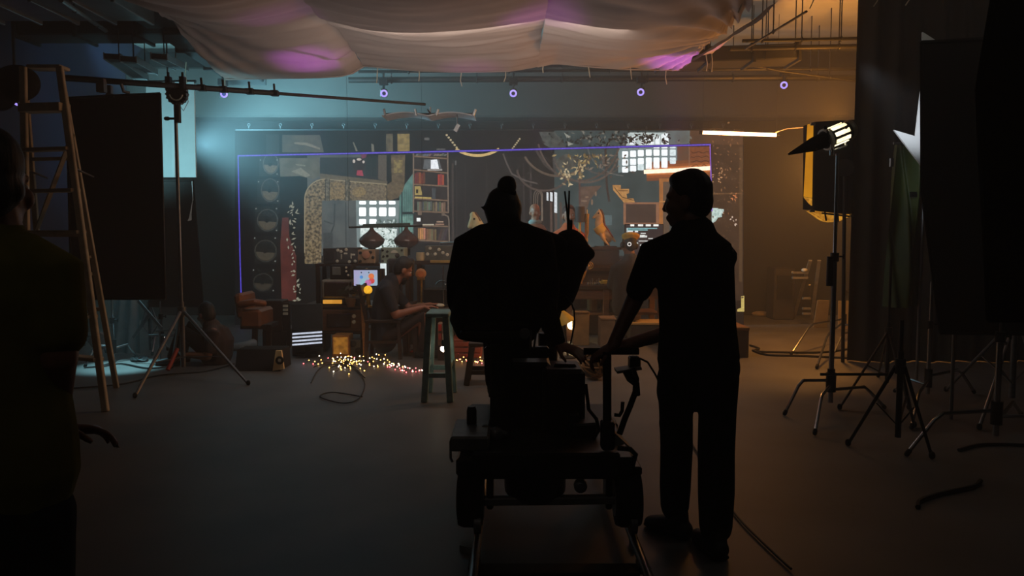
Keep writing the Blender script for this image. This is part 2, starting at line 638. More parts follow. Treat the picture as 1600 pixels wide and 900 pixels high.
# ------------------------------------------------------------------ ring cameras
RINGE = emi('purple_ring_glow', (196, 172, 255), 1.25, (170, 150, 255), 5)


def ring_cam(px, py, D, label, side=0):
    c = at(px, py, D)
    t = thing('tracking_camera', label, 'camera', c, None)
    look = (V((0, 4, 1.4)) - c).normalized()
    rot = look.to_track_quat('Z', 'Y').to_matrix()
    ob('camera_body', MB().box(c - look * 0.07, (0.11, 0.12, 0.12), rot), DARKPLASTIC, t, bevel=0.012)
    ob('led_ring', MB().torus(c, 0.042, 0.013, rot, 24, 8), RINGE, t, label='glowing purple led ring')
    ob('lens', MB().lathe([(0.026, -0.01), (0.026, 0.012), (0.018, 0.02), (0.004, 0.022)], c, rot, 16), mat('lens_glass', (20, 14, 50), 0.1), t)
    b = c - look * 0.07
    ob('bracket', MB().box(b + V((0, 0, 0.09)), (0.03, 0.05, 0.1)).box(b + V((0, 0, 0.17)), (0.13, 0.09, 0.1)).cyl(b + V((0, 0, 0.2)), (b.x, b.y, CZ if side else b.z + 0.3), 0.018), BLACKMETAL, t, bevel=0.006)
    return t


for px, py, lb in ((28, 158, 'ring lit camera at far left half hidden by the ladder'), (350, 147, 'ring lit camera over the teal haze beside the lamp stand'),
                   (600, 146, 'ring lit camera above the hanging light mat'), (802, 146, 'ring lit camera above the man with the hair bun'),
                   (1001, 144, 'ring lit camera above the leafy part of the screen'), (1225, 133, 'rightmost ring lit camera below the amber ceiling')):
    ring_cam(px, py, 11.75 if px > 100 else 9.2, lb, side=px < 400)

# ------------------------------------------------------------------ hanging light mat and boom
c = at(672, 184, 10.3)
t = thing('light_mat', 'thin flexible light mat hanging flat above the set on a cross bar', 'light', c)


def matfn(u, v):
    return (c.x + (u - .5) * 1.2, c.y + (v - .5) * 0.5, c.z + 0.045 * math.sin(abs(u - .5) * 2 * PI) + 0.01 * (v - .5))


mm = MB().grid(matfn, 24, 6)
ob('mat', mm, mat('pale_light_mat', (175, 175, 178), 0.6), t, solid=0.012)
ob('cross_bar', MB().cyl((c.x - .58, c.y, c.z + .05), (c.x + .6, c.y, c.z + .05), 0.012).cyl((c.x, c.y - .3, c.z + .06), (c.x, c.y + .3, c.z + .06), 0.01), BLACKMETAL, t)
for k in (-.56, -.16, .12, .6):
    ob('clip', MB().box((c.x + k, c.y - .26, c.z + .03), (.03, .03, .09), RY(20 if k > 0 else -10)), STEEL, t, bevel=.004)
ob('suspension_rod', MB().cyl((c.x, c.y, c.z + .05), (c.x, c.y, c.z + .14), 0.015), STEEL, t)
e = at(714, 200, 10.2)
ob('clamp', MB().box(e, (.05, .05, .1), RY(30)).cyl(e, (e.x, e.y + .02, e.z + .2), .008), STEEL, label='small silver clamp hanging below the light mat', cat='clamp')
# ------------------------------------------------------------------ the led screen wall (what it shows is flat light on its face)
SY = 12.1
led = thing('led_wall', 'wide led screen wall showing a cluttered workshop with shelves, ducts and windows', 'screen', (at(765, 365, SY).x, SY, 0))
p0, p1 = at(366, 203, SY), at(1163, 203, SY)
ob('cabinet_frame', MB().box(((p0.x + p1.x) / 2, SY + .09, 1.55), (p1.x - p0.x, .14, 3.06)), BLACKMETAL, led, bevel=.01)


def sq(px, py, L=1):
    return at(px, py, SY - 0.0016 * L)


def pc(name, polys, col, L=1, parent=None, col2=None, s=1.0, scale=30, label=None, kind=None, sample=False):
    """flat lit shape(s) on the screen face, in one part"""
    m = MB()
    for p in polys:
        if len(p) == 4 and not hasattr(p[0], '__len__'):
            x0, y0, x1, y1 = p
            p = [(x0, y0), (x1, y0), (x1, y1), (x0, y1)]
        m.ngon([sq(x, y, L) for x, y in reversed(p)])
    key = 'screen_light_%s' % '_'.join(str(x) for x in (*col, *(col2 or ()), s, scale, int(sample)))
    return ob(name, m, emi(key, col, s, col2, scale, sample), parent or led, label=label, kind=kind, smooth=0)


def stroke(name, pts, wd, col, L=2, parent=None, col2=None, label=None, s=1.0):
    m = MB()
    n = len(pts)
    up, dn = [], []
    for i in range(n):
        a, b = pts[max(i - 1, 0)], pts[min(i + 1, n - 1)]
        dx, dy = b[0] - a[0], b[1] - a[1]
        l = math.hypot(dx, dy) or 1
        q = wd if not hasattr(wd, '__len__') else wd[i]
        up.append((pts[i][0] - dy / l * q / 2, pts[i][1] + dx / l * q / 2))
        dn.append((pts[i][0] + dy / l * q / 2, pts[i][1] - dx / l * q / 2))
    vs = [sq(x, y, L) for x, y in up] + [sq(x, y, L) for x, y in dn]
    m.add(vs, [(i, i + 1, n + i + 1, n + i) for i in range(n - 1)])
    return ob(name, m, emi('screen_line_%s' % '_'.join(str(x) for x in (*col, *(col2 or ()), s)), col, s, col2), parent or led, label=label, smooth=0)


def arc(cx, cy, rx, ry, a0, a1, n=18):
    return [(cx + rx * math.cos(R(a0 + (a1 - a0) * k / n)), cy + ry * math.sin(R(a0 + (a1 - a0) * k / n))) for k in range(n + 1)]


def disc(cx, cy, rx, ry, n=20):
    return arc(cx, cy, rx, ry, 0, 360 - 360 / n, n - 1)


# ground tones of the picture
pc('screen', [(367, 204, 1162, 508)], (18, 17, 16), 0, col2=(22, 20, 20), scale=3, label='dark face of the screen')
pc('wall_picture', [(480, 240, 565, 400)], (70, 74, 74), 1, col2=(82, 86, 84), scale=4, label='grey panelled wall in the picture')
pc('wall_picture', [(866, 204, 1078, 400)], (50, 64, 65), 1, col2=(60, 74, 74), scale=3, label='teal wall in the picture')
pc('wall_picture', [(1056, 229, 1111, 300)], (104, 62, 42), 2, col2=(92, 70, 58), scale=4, label='rust coloured wall in the picture')
pc('wall_picture', [(1112, 226, 1161, 470)], (62, 46, 36), 1, col2=(50, 38, 31), scale=5, label='brown wall beyond the outline')
pc('wall_picture', [(1040, 204, 1078, 226)], (96, 108, 106), 2, col2=(88, 92, 88), scale=5)
pc('wall_picture', [(1078, 204, 1161, 226)], (84, 58, 42), 2, col2=(70, 52, 42), scale=5)
pc('wall_picture', [(700, 245, 866, 400)], (26, 24, 23), 1, col2=(31, 28, 27), scale=3, label='dark brown wall in the picture')
pc('wall_picture', [(367, 245, 432, 508)], (12, 14, 16), 1, col2=(15, 17, 19), scale=3)
# speakers tower
for i, (cx, cy, rx, ry, x0, y0, x1, y1) in enumerate(((423, 256, 11, 15, 405, 246, 436, 276), (422, 297, 13, 17, 402, 280, 437, 318), (418, 344, 15, 16, 398, 322, 435, 364), (415, 392, 16, 16, 396, 368, 433, 412), (411, 441, 14, 13, 394, 418, 430, 458))):
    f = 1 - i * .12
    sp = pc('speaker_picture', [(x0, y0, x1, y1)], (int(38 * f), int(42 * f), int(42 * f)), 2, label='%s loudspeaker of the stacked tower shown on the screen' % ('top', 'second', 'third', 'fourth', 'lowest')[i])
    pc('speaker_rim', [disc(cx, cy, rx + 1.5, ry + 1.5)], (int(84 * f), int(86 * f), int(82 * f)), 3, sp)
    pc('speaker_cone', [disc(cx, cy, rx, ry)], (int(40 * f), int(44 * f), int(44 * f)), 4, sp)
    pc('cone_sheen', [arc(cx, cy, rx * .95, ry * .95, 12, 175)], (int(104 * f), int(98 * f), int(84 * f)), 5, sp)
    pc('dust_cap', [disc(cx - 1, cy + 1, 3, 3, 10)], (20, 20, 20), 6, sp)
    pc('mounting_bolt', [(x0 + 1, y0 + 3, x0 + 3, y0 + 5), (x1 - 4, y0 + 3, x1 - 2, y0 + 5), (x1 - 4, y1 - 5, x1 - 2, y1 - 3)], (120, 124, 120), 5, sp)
pc('red_locker_picture', [[(441, 340), (451, 340), (452, 370), (463, 400), (463, 470), (440, 470), (438, 380)]], (86, 44, 40), 2, col2=(70, 36, 34), scale=6, label='red panel beside the speakers')
random.seed(11)
for nm, cx0, cx1, ya, yb, n, col, lab in (('vine_picture', 451, 470, 318, 470, 46, (148, 146, 128), 'pale vine hanging beside the red panel'),):
    ps = []
    for k in range(n):
        y = random.uniform(ya, yb)
        x = 455 + (y - ya) / (yb - ya) * 9 + random.gauss(0, 4)
        a = random.uniform(0, PI)
        l, wv = random.uniform(2, 4.2), random.uniform(.8, 1.7)
        ps.append([(x - l * math.cos(a), y - l * math.sin(a)), (x - wv * math.sin(a), y + wv * math.cos(a)), (x + l * math.cos(a), y + l * math.sin(a)), (x + wv * math.sin(a), y - wv * math.cos(a))])
    pc(nm, ps, col, 4, kind='stuff', label=lab)
# tarpaulin at the upper left
tp = pc('tarpaulin_picture', [[(441, 211), (500, 211), (506, 238), (441, 238)]], (84, 82, 72), 2, col2=(70, 70, 64), scale=8, label='grey tarpaulin bundle above the outline')
pc('tarpaulin_fold', [[(460, 222), (480, 223), (500, 231), (500, 234), (478, 227), (460, 225)]], (122, 118, 104), 3, tp)
tp = pc('tarpaulin_picture', [[(436, 247), (498, 247), (500, 262), (499, 276), (490, 280), (468, 275), (438, 276)]], (80, 80, 70), 2, col2=(94, 92, 82), scale=7, label='grey tarpaulin bundle below the outline')
pc('tarpaulin_fold', [[(462, 256), (477, 258), (477, 260), (462, 258)], [(455, 268), (470, 262), (485, 274), (478, 277)]], (124, 122, 108), 3, tp)
pc('panel_picture', [(416, 210, 436, 240)], (44, 48, 48), 2)
# long box shelf
sh = pc('box_shelf_picture', [[(500, 246), (594, 246), (594, 283), (500, 272)]], (42, 42, 42), 2, label='dark box shelf over the duct')
pc('shelf_ledge', [[(500, 271), (605, 283), (605, 291), (548, 283), (500, 279)]], (96, 86, 68), 3, sh, col2=(84, 76, 62), scale=12)
pc('shelf_end', [[(591, 242), (604, 242), (604, 283), (591, 280)]], (88, 78, 68), 3, sh)
pc('figurine', [[(550, 252), (558, 247), (569, 250), (571, 256), (566, 274), (556, 274), (552, 262)]], (44, 32, 30), 4, sh)
pc('figurine_tuft', [disc(553, 252, 2.2, 3, 8), disc(561, 249, 4, 2, 8), disc(568, 253, 2, 2.4, 8)], (196, 182, 172), 5, sh)
pc('figurine_skirt', [[(558, 266), (566, 266), (568, 275), (557, 274)]], (160, 58, 76), 5, sh)
pc('figurine', [[(562, 238), (574, 238), (572, 246), (566, 248)]], (112, 52, 76), 5, sh)
pc('bottle', [[(573, 246), (579, 243), (580, 276), (572, 275)]], (34, 40, 40), 4, sh)
pc('bottle', [[(581, 246), (588, 243), (588, 277), (581, 276)]], (30, 36, 36), 4, sh)
pc('twig', [[(551, 222), (553, 222), (559, 236), (556, 236)], [(580, 224), (584, 226), (585, 240), (581, 240)]], (110, 106, 94), 3, sh)
# duct
DC, DC2 = (134, 117, 88), (60, 51, 39)
du = pc('duct_picture', [[(476, 412), (476, 312)] + arc(507, 312, 31, 32, 180, 270, 8)[1:] + [(604, 287), (604, 313), (503, 313), (502, 412)]], DC, 3, col2=DC2, scale=24, label='brown mottled duct bending round the grey wall')
stroke('duct_edge', [(476, 395)] + [(476, 312)] + arc(507, 312, 31, 32, 180, 270, 8)[1:] + [(540, 283), (604, 288)], 1.6, (150, 136, 108), 5, du)
for x in (511.5, 543):
    pc('duct_flange', [(x - 3, 279 + (x - 510) * .06, x + 3, 314)], (116, 108, 90), 6, du, col2=(72, 66, 54), scale=24)
    stroke('duct_edge', [(x - 3, 280), (x - 3, 314)], 1, (44, 38, 32), 7, du)
    stroke('duct_edge', [(x + 3, 280), (x + 3, 314)], 1, (40, 34, 28), 7, du)
pc('duct_panel', [[(516, 285), (538, 286), (538, 311), (516, 311)]], (132, 112, 78), 5, du, col2=(92, 78, 58), scale=34)
pc('duct_panel', [[(549, 287), (601, 290), (601, 312), (549, 312)]], (118, 104, 82), 5, du, col2=(84, 72, 56), scale=30)
pc('duct_panel', [disc(561, 300, 11, 8, 14)], (138, 118, 80), 6, du, col2=(106, 90, 64), scale=40)
pc('duct_picture', [[(611, 242), (633, 242), (632, 290)] + [(629, 300), (622, 309), (610, 313), (605, 312), (605, 288), (612, 284)]], (104, 88, 64), 3, col2=(78, 66, 50), scale=14, label='upright brown duct left of the bookshelf')
pc('duct_panel', [[(615, 250), (629, 250), (629, 270), (615, 270)]], (136, 120, 76), 5, led.children[-1], col2=(96, 82, 56), scale=18)
pc('duct_picture', [(621, 209, 640, 237)], (146, 126, 78), 3, col2=(112, 96, 62), scale=12, label='bright tan duct end above the outline')
pc('duct_picture', [(603, 209, 614, 238)], (96, 88, 70), 3, col2=(70, 64, 52), scale=14)
stroke('wall_seam', [(540, 316), (541, 400)], 1.2, (44, 48, 48), 2)
stroke('wall_seam', [(523, 318), (522, 352), (514, 372)], 2.2, (52, 56, 56), 2)
stroke('wall_seam', [(506, 345), (520, 350)], 2, (56, 60, 60), 2)
pc('door_picture', [(505, 364, 520, 400)], (60, 64, 64), 2)
# window 1
wi = pc('window_picture', [[(556, 313), (624, 313), (622, 390), (558, 390)]], (126, 140, 140), 2, label='glowing lattice window behind the pendant lamps', col2=(110, 124, 124), scale=6)
cols = ((561, 572), (577, 588.5), (592, 604), (607, 618))
for r, (ya, yb) in enumerate(((314, 319.5), (324, 338), (342, 351))):
    for q, (xa, xb) in enumerate(cols):
        if r == 2 and q > 1:
            continue
        pc('pane', [[(xa + 1, ya), (xb - 1, ya), (xb, ya + 1.5), (xb, yb - 1.5), (xb - 1, yb), (xa + 1, yb), (xa, yb - 1.5), (xa, ya + 1.5)]], (248, 255, 255), 4, wi, s=1.5, sample=True)
pc('pane', [[(563, 356), (576, 354), (620, 358), (618, 388), (600, 386), (590, 389), (563, 386)]], (196, 214, 210), 4, wi, col2=(240, 250, 246), scale=26, sample=True)
random.seed(5)
ps = []
for k in range(90):
    x, y = random.uniform(588, 621), random.uniform(344, 386)
    a = random.uniform(0, PI)
    l, wv = random.uniform(2, 5), random.uniform(.5, 1.3)
    ps.append([(x - l * math.cos(a), y - l * math.sin(a)), (x - wv * math.sin(a), y + wv * math.cos(a)), (x + l * math.cos(a), y + l * math.sin(a)), (x + wv * math.sin(a), y - wv * math.cos(a))])
pc('foliage', ps[:55], (74, 96, 86), 5, wi, kind='stuff')
pc('foliage', ps[55:], (220, 236, 230), 6, wi, kind='stuff')
# teal panels
tl = pc('teal_cabinet_picture', [[(624, 300), (646, 270), (646, 380), (624, 386)]], (74, 108, 102), 2, col2=(92, 130, 122), scale=9, label='teal cabinet between window and bookshelf')
for k in range(5):
    stroke('cabinet_groove', [(632 + k * 3, 296), (632 + k * 3, 380)], .8, (56, 84, 80), 4, tl)
pc('cabinet_shelf', [(628, 331, 650, 335)], (34, 44, 44), 5, tl)
stroke('cabinet_edge', [(628, 300), (628, 384)], 2, (44, 60, 60), 5, tl)
pc('cabinet_panel', [[(629, 338), (645, 338), (645, 362), (629, 362)]], (120, 160, 148), 4, tl, col2=(90, 124, 116), scale=14)
# bookshelf
bs = pc('bookshelf_picture', [[(645, 237), (700, 237), (702, 380), (646, 380)]], (46, 38, 36), 3, label='tall wooden bookshelf full of books shown on the screen')
for x in (646, 699.5):
    stroke('shelf_post', [(x, 237), (x + (1 if x > 650 else 0), 333)], 2.2, (122, 104, 90), 6, bs)
stroke('shelf_post', [(691, 334), (700, 338), (701.5, 345), (702, 378)], 1.8, (120, 106, 92), 6, bs)
for ya, yb in ((244, 248), (265, 270.5), (288, 291), (310, 313.5), (330, 332), (352, 354), (375, 377.5)):
    stroke('shelf_board', [(646, ya), (700, yb)], 2.2, (120, 96, 76), 6, bs)


def books(x0, x1, yt, yb, cols, wd, lean=0, hj=2):
    x = x0
    while x + wd * .6 < x1:
        w_ = wd * random.uniform(.75, 1.15)
        c = random.choice(cols)
        c = tuple(max(0, min(255, int(v * random.uniform(.82, 1.12)))) for v in c)
        t_ = yt + random.uniform(0, hj)
        pc('book', [[(x + lean, t_), (x + w_ * .86 + lean, t_), (x + w_ * .86, yb), (x, yb)]], tuple(4 * (v // 4) for v in c), 5, bs)
        x += w_


random.seed(21)
books(648, 664, 269, 287, [(150, 66, 50), (164, 74, 58), (120, 52, 44)], 3.6)
books(684, 693, 271, 289, [(156, 70, 52)], 3.4)
books(652, 676, 314, 329, [(110, 108, 92), (92, 94, 82), (120, 116, 98)], 2.6)
books(676, 692, 315, 330, [(112, 106, 88), (96, 92, 78)], 2.6)
books(690, 697, 316, 331, [(134, 104, 88)], 4)
books(653, 665, 356, 374, [(188, 140, 84), (200, 152, 96)], 3)
books(666, 682, 357, 375, [(130, 98, 70), (112, 84, 62)], 2.8)
books(684, 698, 356, 375, [(70, 62, 58)], 4.5, lean=5)
books(649, 696, 239, 244, [(110, 110, 106), (90, 88, 86), (70, 66, 64)], 4.4, lean=2)
for (a, b, c_, d_, col) in ((660, 350, 678, 352, (190, 180, 160)), (680, 349.5, 694, 351.5, (150, 116, 96)), (682, 345.5, 693, 347.5, (170, 140, 116)), (655, 237, 672, 239, (86, 86, 86)), (682, 232, 696, 237, (84, 82, 80))):
    pc('lying_book', [(a, b, c_, d_)], col, 7, bs)
pc('lamp_device', [[(663, 249), (686, 249), (690, 264), (661, 264)]], (96, 98, 100), 5, bs)
pc('lamp_glow', [[(673, 250), (683, 249), (686, 264), (673, 264)]], (236, 240, 245), 7, bs, s=1.2, sample=True)
pc('lying_book', [(668, 264.5, 691, 266.5)], (176, 170, 164), 8, bs)
pc('yellow_box', [[(648, 291), (657, 291), (660, 305), (648, 305)]], (170, 148, 88), 7, bs)
pc('box_opening', [(650, 296, 653.5, 302)], (52, 44, 36), 8, bs)
pc('yellow_tray', [[(648, 307), (674, 308.5), (674, 311), (648, 309.5)]], (184, 160, 92), 7, bs)
pc('grey_bin', [(675, 294, 681, 312)], (66, 68, 70), 5, bs)
pc('lamp_glow', [(651, 340.5, 657, 346)], (244, 248, 246), 7, bs, s=1.2, sample=True)
pc('shelf_bracket', [(653, 331, 659, 336), (690, 332, 695, 337)], (112, 94, 80), 7, bs)
# pipes on the dark wall
for x, w_, c in ((707, 3, (64, 56, 52)), (713, 1.6, (50, 44, 42)), (727, 1.4, (48, 42, 42)), (760, 2, (46, 41, 40)), (829, 3, (56, 50, 48)), (818, 2, (52, 46, 45))):
    stroke('pipe_picture', [(x, 255), (x + 1, 390)], w_, c, 2)
pc('light_fitting_picture', [(711, 251, 713, 258), (663, 215, 671, 219)], (96, 94, 92), 3)
# hoop
stroke('hoop_picture', arc(746, 194, 55, 49, 128, 52, 20), 4.2, (216, 184, 122), 4, label='glowing hoop below the outline')
ps = []
for k in range(7):
    x, y = 698 + k * 3.1, 211 + k * 3.9
    ps.append(disc(x, y, 1.9, 1.7, 8))
    x, y = 812 - k * 2.2, 217 + k * 3.0
    ps.append(disc(x, y, 1.5, 1.4, 8))
pc('bead_string_picture', ps, (190, 172, 134), 4)
# cables
CB = (88, 74, 66)
for pts, w_, c in ((arc(905, 205, 66, 78, 165, 20), 2.6, CB), (arc(872, 215, 60, 60, 150, 30), 3.6, (92, 78, 66)), (arc(915, 240, 50, 45, 170, 12), 3, (96, 84, 76)), (arc(850, 262, 42, 36, 175, 30), 3.2, (80, 68, 62)),
                  (arc(980, 225, 62, 50, 175, 95), 2, (92, 96, 94)), ([(786, 240), (792, 256), (800, 272), (820, 282), (840, 287)], 2.4, (84, 76, 72)), (arc(942, 220, 46, 52, 150, 60), 2.4, (80, 78, 74)), ([(838, 235), (852, 258), (866, 268)], 4, (62, 56, 52)), ([(866, 240), (867, 268)], 5, (66, 66, 64)),
                  ([(946, 232), (948, 290), (952, 315)], 3.6, (58, 50, 46)), ([(905, 250), (906, 320)], 3, (86, 62, 56))):
    stroke('cable_picture', pts, w_, c, 4)
pc('lamp_shade_picture', [[(842, 206), (866, 206), (880, 222), (886, 230), (862, 232), (850, 226)]], (78, 82, 78), 3, col2=(58, 62, 60), scale=14, label='broken grey lampshade above the outline')
pc('lamp_shade_picture', [[(881, 207), (892, 214), (886, 216)], [(884, 220), (896, 225), (888, 228)]], (150, 152, 142), 5)
pc('lamp_shade_picture', [[(868, 250), (884, 240), (905, 246), (898, 262), (880, 268), (870, 262)]], (80, 82, 76), 3, col2=(60, 60, 56), scale=12)
for lbl, n, bx, by, sx, sy, cols_ in (('golden leaves hanging below the outline', 40, 918, 244, 18, 9, ((120, 98, 58), (170, 146, 96), (66, 56, 40))),
                                      ('pale leaf cluster at the hanging vine', 34, 905, 265, 6, 12, ((196, 172, 128), (130, 110, 74))),
                                      ('small pale leaves at the hoop cable', 26, 885, 272, 5, 9, ((206, 186, 148), (150, 130, 96))),
                                      ('brownish leaves left of the bright window', 44, 950, 252, 17, 13, ((104, 90, 80), (80, 68, 60), (130, 116, 102))),
                                      ('dark leaves above the outline over the window', 170, 955, 218, 50, 9, ((26, 24, 22), (40, 36, 33), (120, 116, 106), (20, 19, 18)))):
    for c in cols_:
        ps = []
        for k in range(n // len(cols_)):
            x, y = random.gauss(bx, sx), random.gauss(by, sy * .8)
            y = max(y, 243) if by > 240 else min(max(y, 206), 231)
            a = random.uniform(0, PI)
            l, wv = random.uniform(2, 4.6), random.uniform(.8, 1.9)
            ps.append([(x - l * math.cos(a), y - l * math.sin(a)), (x - wv * math.sin(a), y + wv * math.cos(a)), (x + l * math.cos(a), y + l * math.sin(a)), (x + wv * math.sin(a), y - wv * math.cos(a))])
        pc('leaves_picture', ps, c, 7, kind='stuff', label=lbl)
pc('window_picture', [[(982, 207), (1040, 207), (1045, 226), (975, 228)]], (176, 190, 190), 3, col2=(206, 218, 216), scale=10, label='bright window top above the outline', sample=True)
pc('pane', [[(985, 214), (993, 212), (993, 226), (984, 226)], [(1002, 216), (1012, 214), (1012, 226), (1002, 226)], [(1014, 213), (1022, 212), (1022, 226), (1014, 226)], [(1024, 214), (1031, 213), (1031, 226), (1024, 226)], [(1033, 210), (1044, 208), (1045, 226), (1033, 226)]], (236, 244, 246), 5, led.children[-1], s=1.3, sample=True)
random.seed(77)
ps = []
for k in range(46):
    x, y = random.gauss(1008, 18), random.gauss(217, 4)
    a = random.uniform(0, PI)
    l, wv = random.uniform(2, 5), random.uniform(1, 2.2)
    ps.append([(x - l * math.cos(a), y - l * math.sin(a)), (x - wv * math.sin(a), y + wv * math.cos(a)), (x + l * math.cos(a), y + l * math.sin(a)), (x + wv * math.sin(a), y - wv * math.cos(a))])
pc('leaves_picture', ps, (30, 28, 26), 8, kind='stuff', label='dark leaves in front of the bright window top')
wi = pc('window_picture', [[(966, 229), (1058, 228), (1058, 258), (966, 270)]], (128, 146, 148), 3, col2=(116, 132, 134), scale=8, label='glowing lattice window at the right of the screen')
xs = (972, 984.5, 996.5, 1009, 1021, 1033.5, 1046.5)
for r in range(4):
    for q, x in enumerate(xs):
        y0 = (229, 233.5, 246, 258)[r] + (0 if q > 3 else (3 - q) * .9)
        y1 = (232, 243.5, 256, 268)[r] + (0 if q > 3 else (3 - q) * .9)
        if r == 3:
            y0, y1 = y0 - q * .9, y1 - q * .9 - 1
        if (r == 3 and q > 5) or (r == 0 and q < 4) or y1 - y0 < 1.5:
            continue
        cc = (205, 220, 222) if (q == 2 and r == 3) or q == 6 else (246, 252, 255)
        pc('pane', [[(x + 1, y0), (x + 8.5, y0), (x + 9.5, y0 + 1), (x + 9.5, y1 - 1), (x + 8.5, y1), (x + 1, y1), (x, y1 - 1), (x, y0 + 1)]], cc, 5, wi, s=1.4, sample=True)
br = pc('brick_wall_picture', [(1078, 229, 1110, 264)], (110, 62, 40), 3, col2=(128, 74, 48), scale=20, label='rusty brick patch right of the window')
for y in (238, 245, 252, 259):
    stroke('brick_course', [(1080 + k * 4, y + 1.6 * math.sin(k * 1.9 + y)) for k in range(8)], 1.5, (84, 46, 32), 5, br)
stroke('brick_edge', [(1077, 229), (1077, 292)], 1, (150, 110, 88), 5, br)
# tube shown on the screen with its glow
for wd, col, L in ((30, (122, 72, 46), 3.4), (20, (150, 84, 46), 4), (12, (206, 118, 62), 5)):
    stroke('tube_glow', [(1010, 268), (1060, 266), (1110.5, 262.5)], wd, col, L, col2=tuple(int(v * .94) for v in col))
stroke('tube_picture', [(1006, 268.5), (1060, 266), (1110.5, 262.5)], 6.5, (255, 226, 196), 7, s=1.8, label='glowing orange tube shown on the screen')
# arch, scroll shelves, frame
pc('arch_picture', [[(905, 292), (940, 290), (922, 312), (910, 350), (905, 350)]], (84, 66, 56), 3, col2=(98, 78, 66), scale=14, label='carved brown arch on the teal wall')
pc('arch_ornament', [disc(917, 308, 3, 1.6, 8), disc(931, 303, 1.5, 4, 8), [(908, 313), (917, 313), (917, 315), (908, 315)], disc(925, 316, 1.5, 5, 8)], (134, 108, 88), 5, led.children[-1])
sc_ = pc('scroll_picture', [[(957, 289), (970, 289), (970, 295), (983, 295), (983, 302), (979, 303), (980, 310), (990, 310), (992, 316), (975, 317), (965, 305), (958, 297)]], (164, 116, 66), 3, col2=(190, 140, 84), scale=18, label='golden carved scroll on the teal wall')
stroke('scroll_line', [(960, 293), (972, 308), (990, 313)], 1.2, (92, 62, 38), 5, sc_)
stroke('scroll_line', [(966, 298), (981, 298)], 1.2, (100, 68, 42), 5, sc_)
fr = pc('frame_picture', [(974, 316, 1032, 351)], (146, 102, 76), 3, col2=(128, 90, 70), scale=12, label='framed dark panel on the teal wall')
pc('frame_panel', [(978, 319, 1025, 348)], (64, 50, 44), 5, fr, col2=(70, 55, 48), scale=10)
fr = pc('door_frame_picture', [(1030, 279, 1046, 372)], (172, 108, 56), 4, col2=(150, 96, 54), scale=10, label='orange door frame beside the framed panel')
pc('door_panel', [(1036, 284, 1046, 372)], (96, 78, 64), 5, fr)
stroke('door_rail', [(1030, 315), (1042, 315)], 2, (196, 136, 80), 6, fr)
# gothic arches, light bars
for k in range(3):
    stroke('gothic_arch_picture', [(834 + k * 3, 345), (834 + k * 3, 306 + k * 2)] + arc(834 + k * 3 + 7 - k * 2, 306 + k * 2, 7 - k * 2, 9, 180, 340, 6) + [(848 - k, 345)], 1, (112, 98, 86), 4)
for x0, y0, x1, y1 in ((854, 300, 857, 314), (859.5, 300, 863.5, 315), (866, 300, 870.5, 333)):
    pc('light_bar_picture', [[(x0, y0), (x1, y0 + 1), (x1, y1), (x0, y1 - 1)]], (222, 228, 232), 5, s=1.1, label='white light bar shown left of the teal wall')
for x in (862, 869.5, 877):
    stroke('pillar_picture', [(x - 1, 316), (x, 390)], 3.4, (84, 66, 58), 4)
pc('ghost_window_picture', [(944, 336, 956, 352)], (88, 106, 108), 3)
# right strip beyond the outline
rs = stroke('shelf_picture', [(1113, 303), (1160, 302)], 2, (104, 74, 50), 4, label='thin shelf line right of the outline')
stroke('pillar_picture', [(1158, 230), (1157, 440)], 5, (84, 64, 46), 3)
pc('white_block_picture', [[(1112, 325), (1122, 325), (1122, 326), (1131, 327), (1131, 333), (1128, 334), (1128, 339), (1122, 340), (1118, 346), (1112, 349)]], (206, 226, 220), 5, s=1.1, label='pixelated white block right of the outline', col2=(160, 186, 180), scale=40)
pc('white_block_picture', [[(1107, 318), (1111, 313), (1111, 326), (1106, 324)]], (190, 180, 230), 5)
for lbl, n, bx, by, sx, sy, c in (('copper sparkles on the brown strip', 46, 1136, 262, 13, 30, (140, 98, 66)), ('copper sparkles on the brown strip', 14, 1124, 276, 9, 9, (206, 152, 108)), ('bright orange flowers on the brown strip', 8, 1146, 307, 3, 6, (216, 130, 84)), ('pale sparkles on the brown strip', 6, 1147, 345, 3, 4, (226, 200, 180)), ('faint leaves on the brown strip', 60, 1140, 330, 12, 60, (92, 70, 54))):
    ps = []
    for k in range(n):
        x, y = min(1160, max(1114, random.gauss(bx, sx))), random.gauss(by, sy)
        a = random.uniform(0, PI)
        l, wv = random.uniform(1, 3), random.uniform(.7, 1.5)
        ps.append([(x - l * math.cos(a), y - l * math.sin(a)), (x - wv * math.sin(a), y + wv * math.cos(a)), (x + l * math.cos(a), y + l * math.sin(a)), (x + wv * math.sin(a), y - wv * math.cos(a))])
    pc('sparkles_picture', ps, c, 6, kind='stuff', label=lbl)
pc('lamp_picture', [[(1158, 463), (1163, 462), (1163, 487), (1152, 487), (1152, 483), (1158, 481)]], (214, 190, 110), 5, label='small yellow lamp at the lower right screen corner')
# outline of the camera view
ol = stroke('view_outline', [(371.5, 243.5), (750, 235.5), (1110.5, 226)], 1.5, (118, 92, 232), 12, label='thin purple outline line drawn on the screen')
stroke('outline_side', [(372, 243), (375, 400), (378, 505)], 1.7, (92, 78, 226), 12, ol)
stroke('outline_side', [(1109.5, 226), (1111, 280), (1112.5, 330)], 1.8, (140, 96, 214), 12, ol)
for dy in (-1.3, 1.3):
    stroke('outline_edge', [(371, 243.5 + dy), (750, 235.5 + dy), (1111, 226 + dy)], 1.1, (40, 34, 120), 11.5, ol)
# rigging hooks on top of the wall
for k in range(16):
    px = 389 + k * 49.4
    q = at(px, 203, SY + .08)
    ob('rigging_hook', MB().cyl(q, q + V((0, 0, .06)), .008, n=8).torus(q + V((0, 0, .078)), .02, .006, RX(90), 12, 6), mat('dull_hook_steel', (60, 60, 60), .6, .5), led)
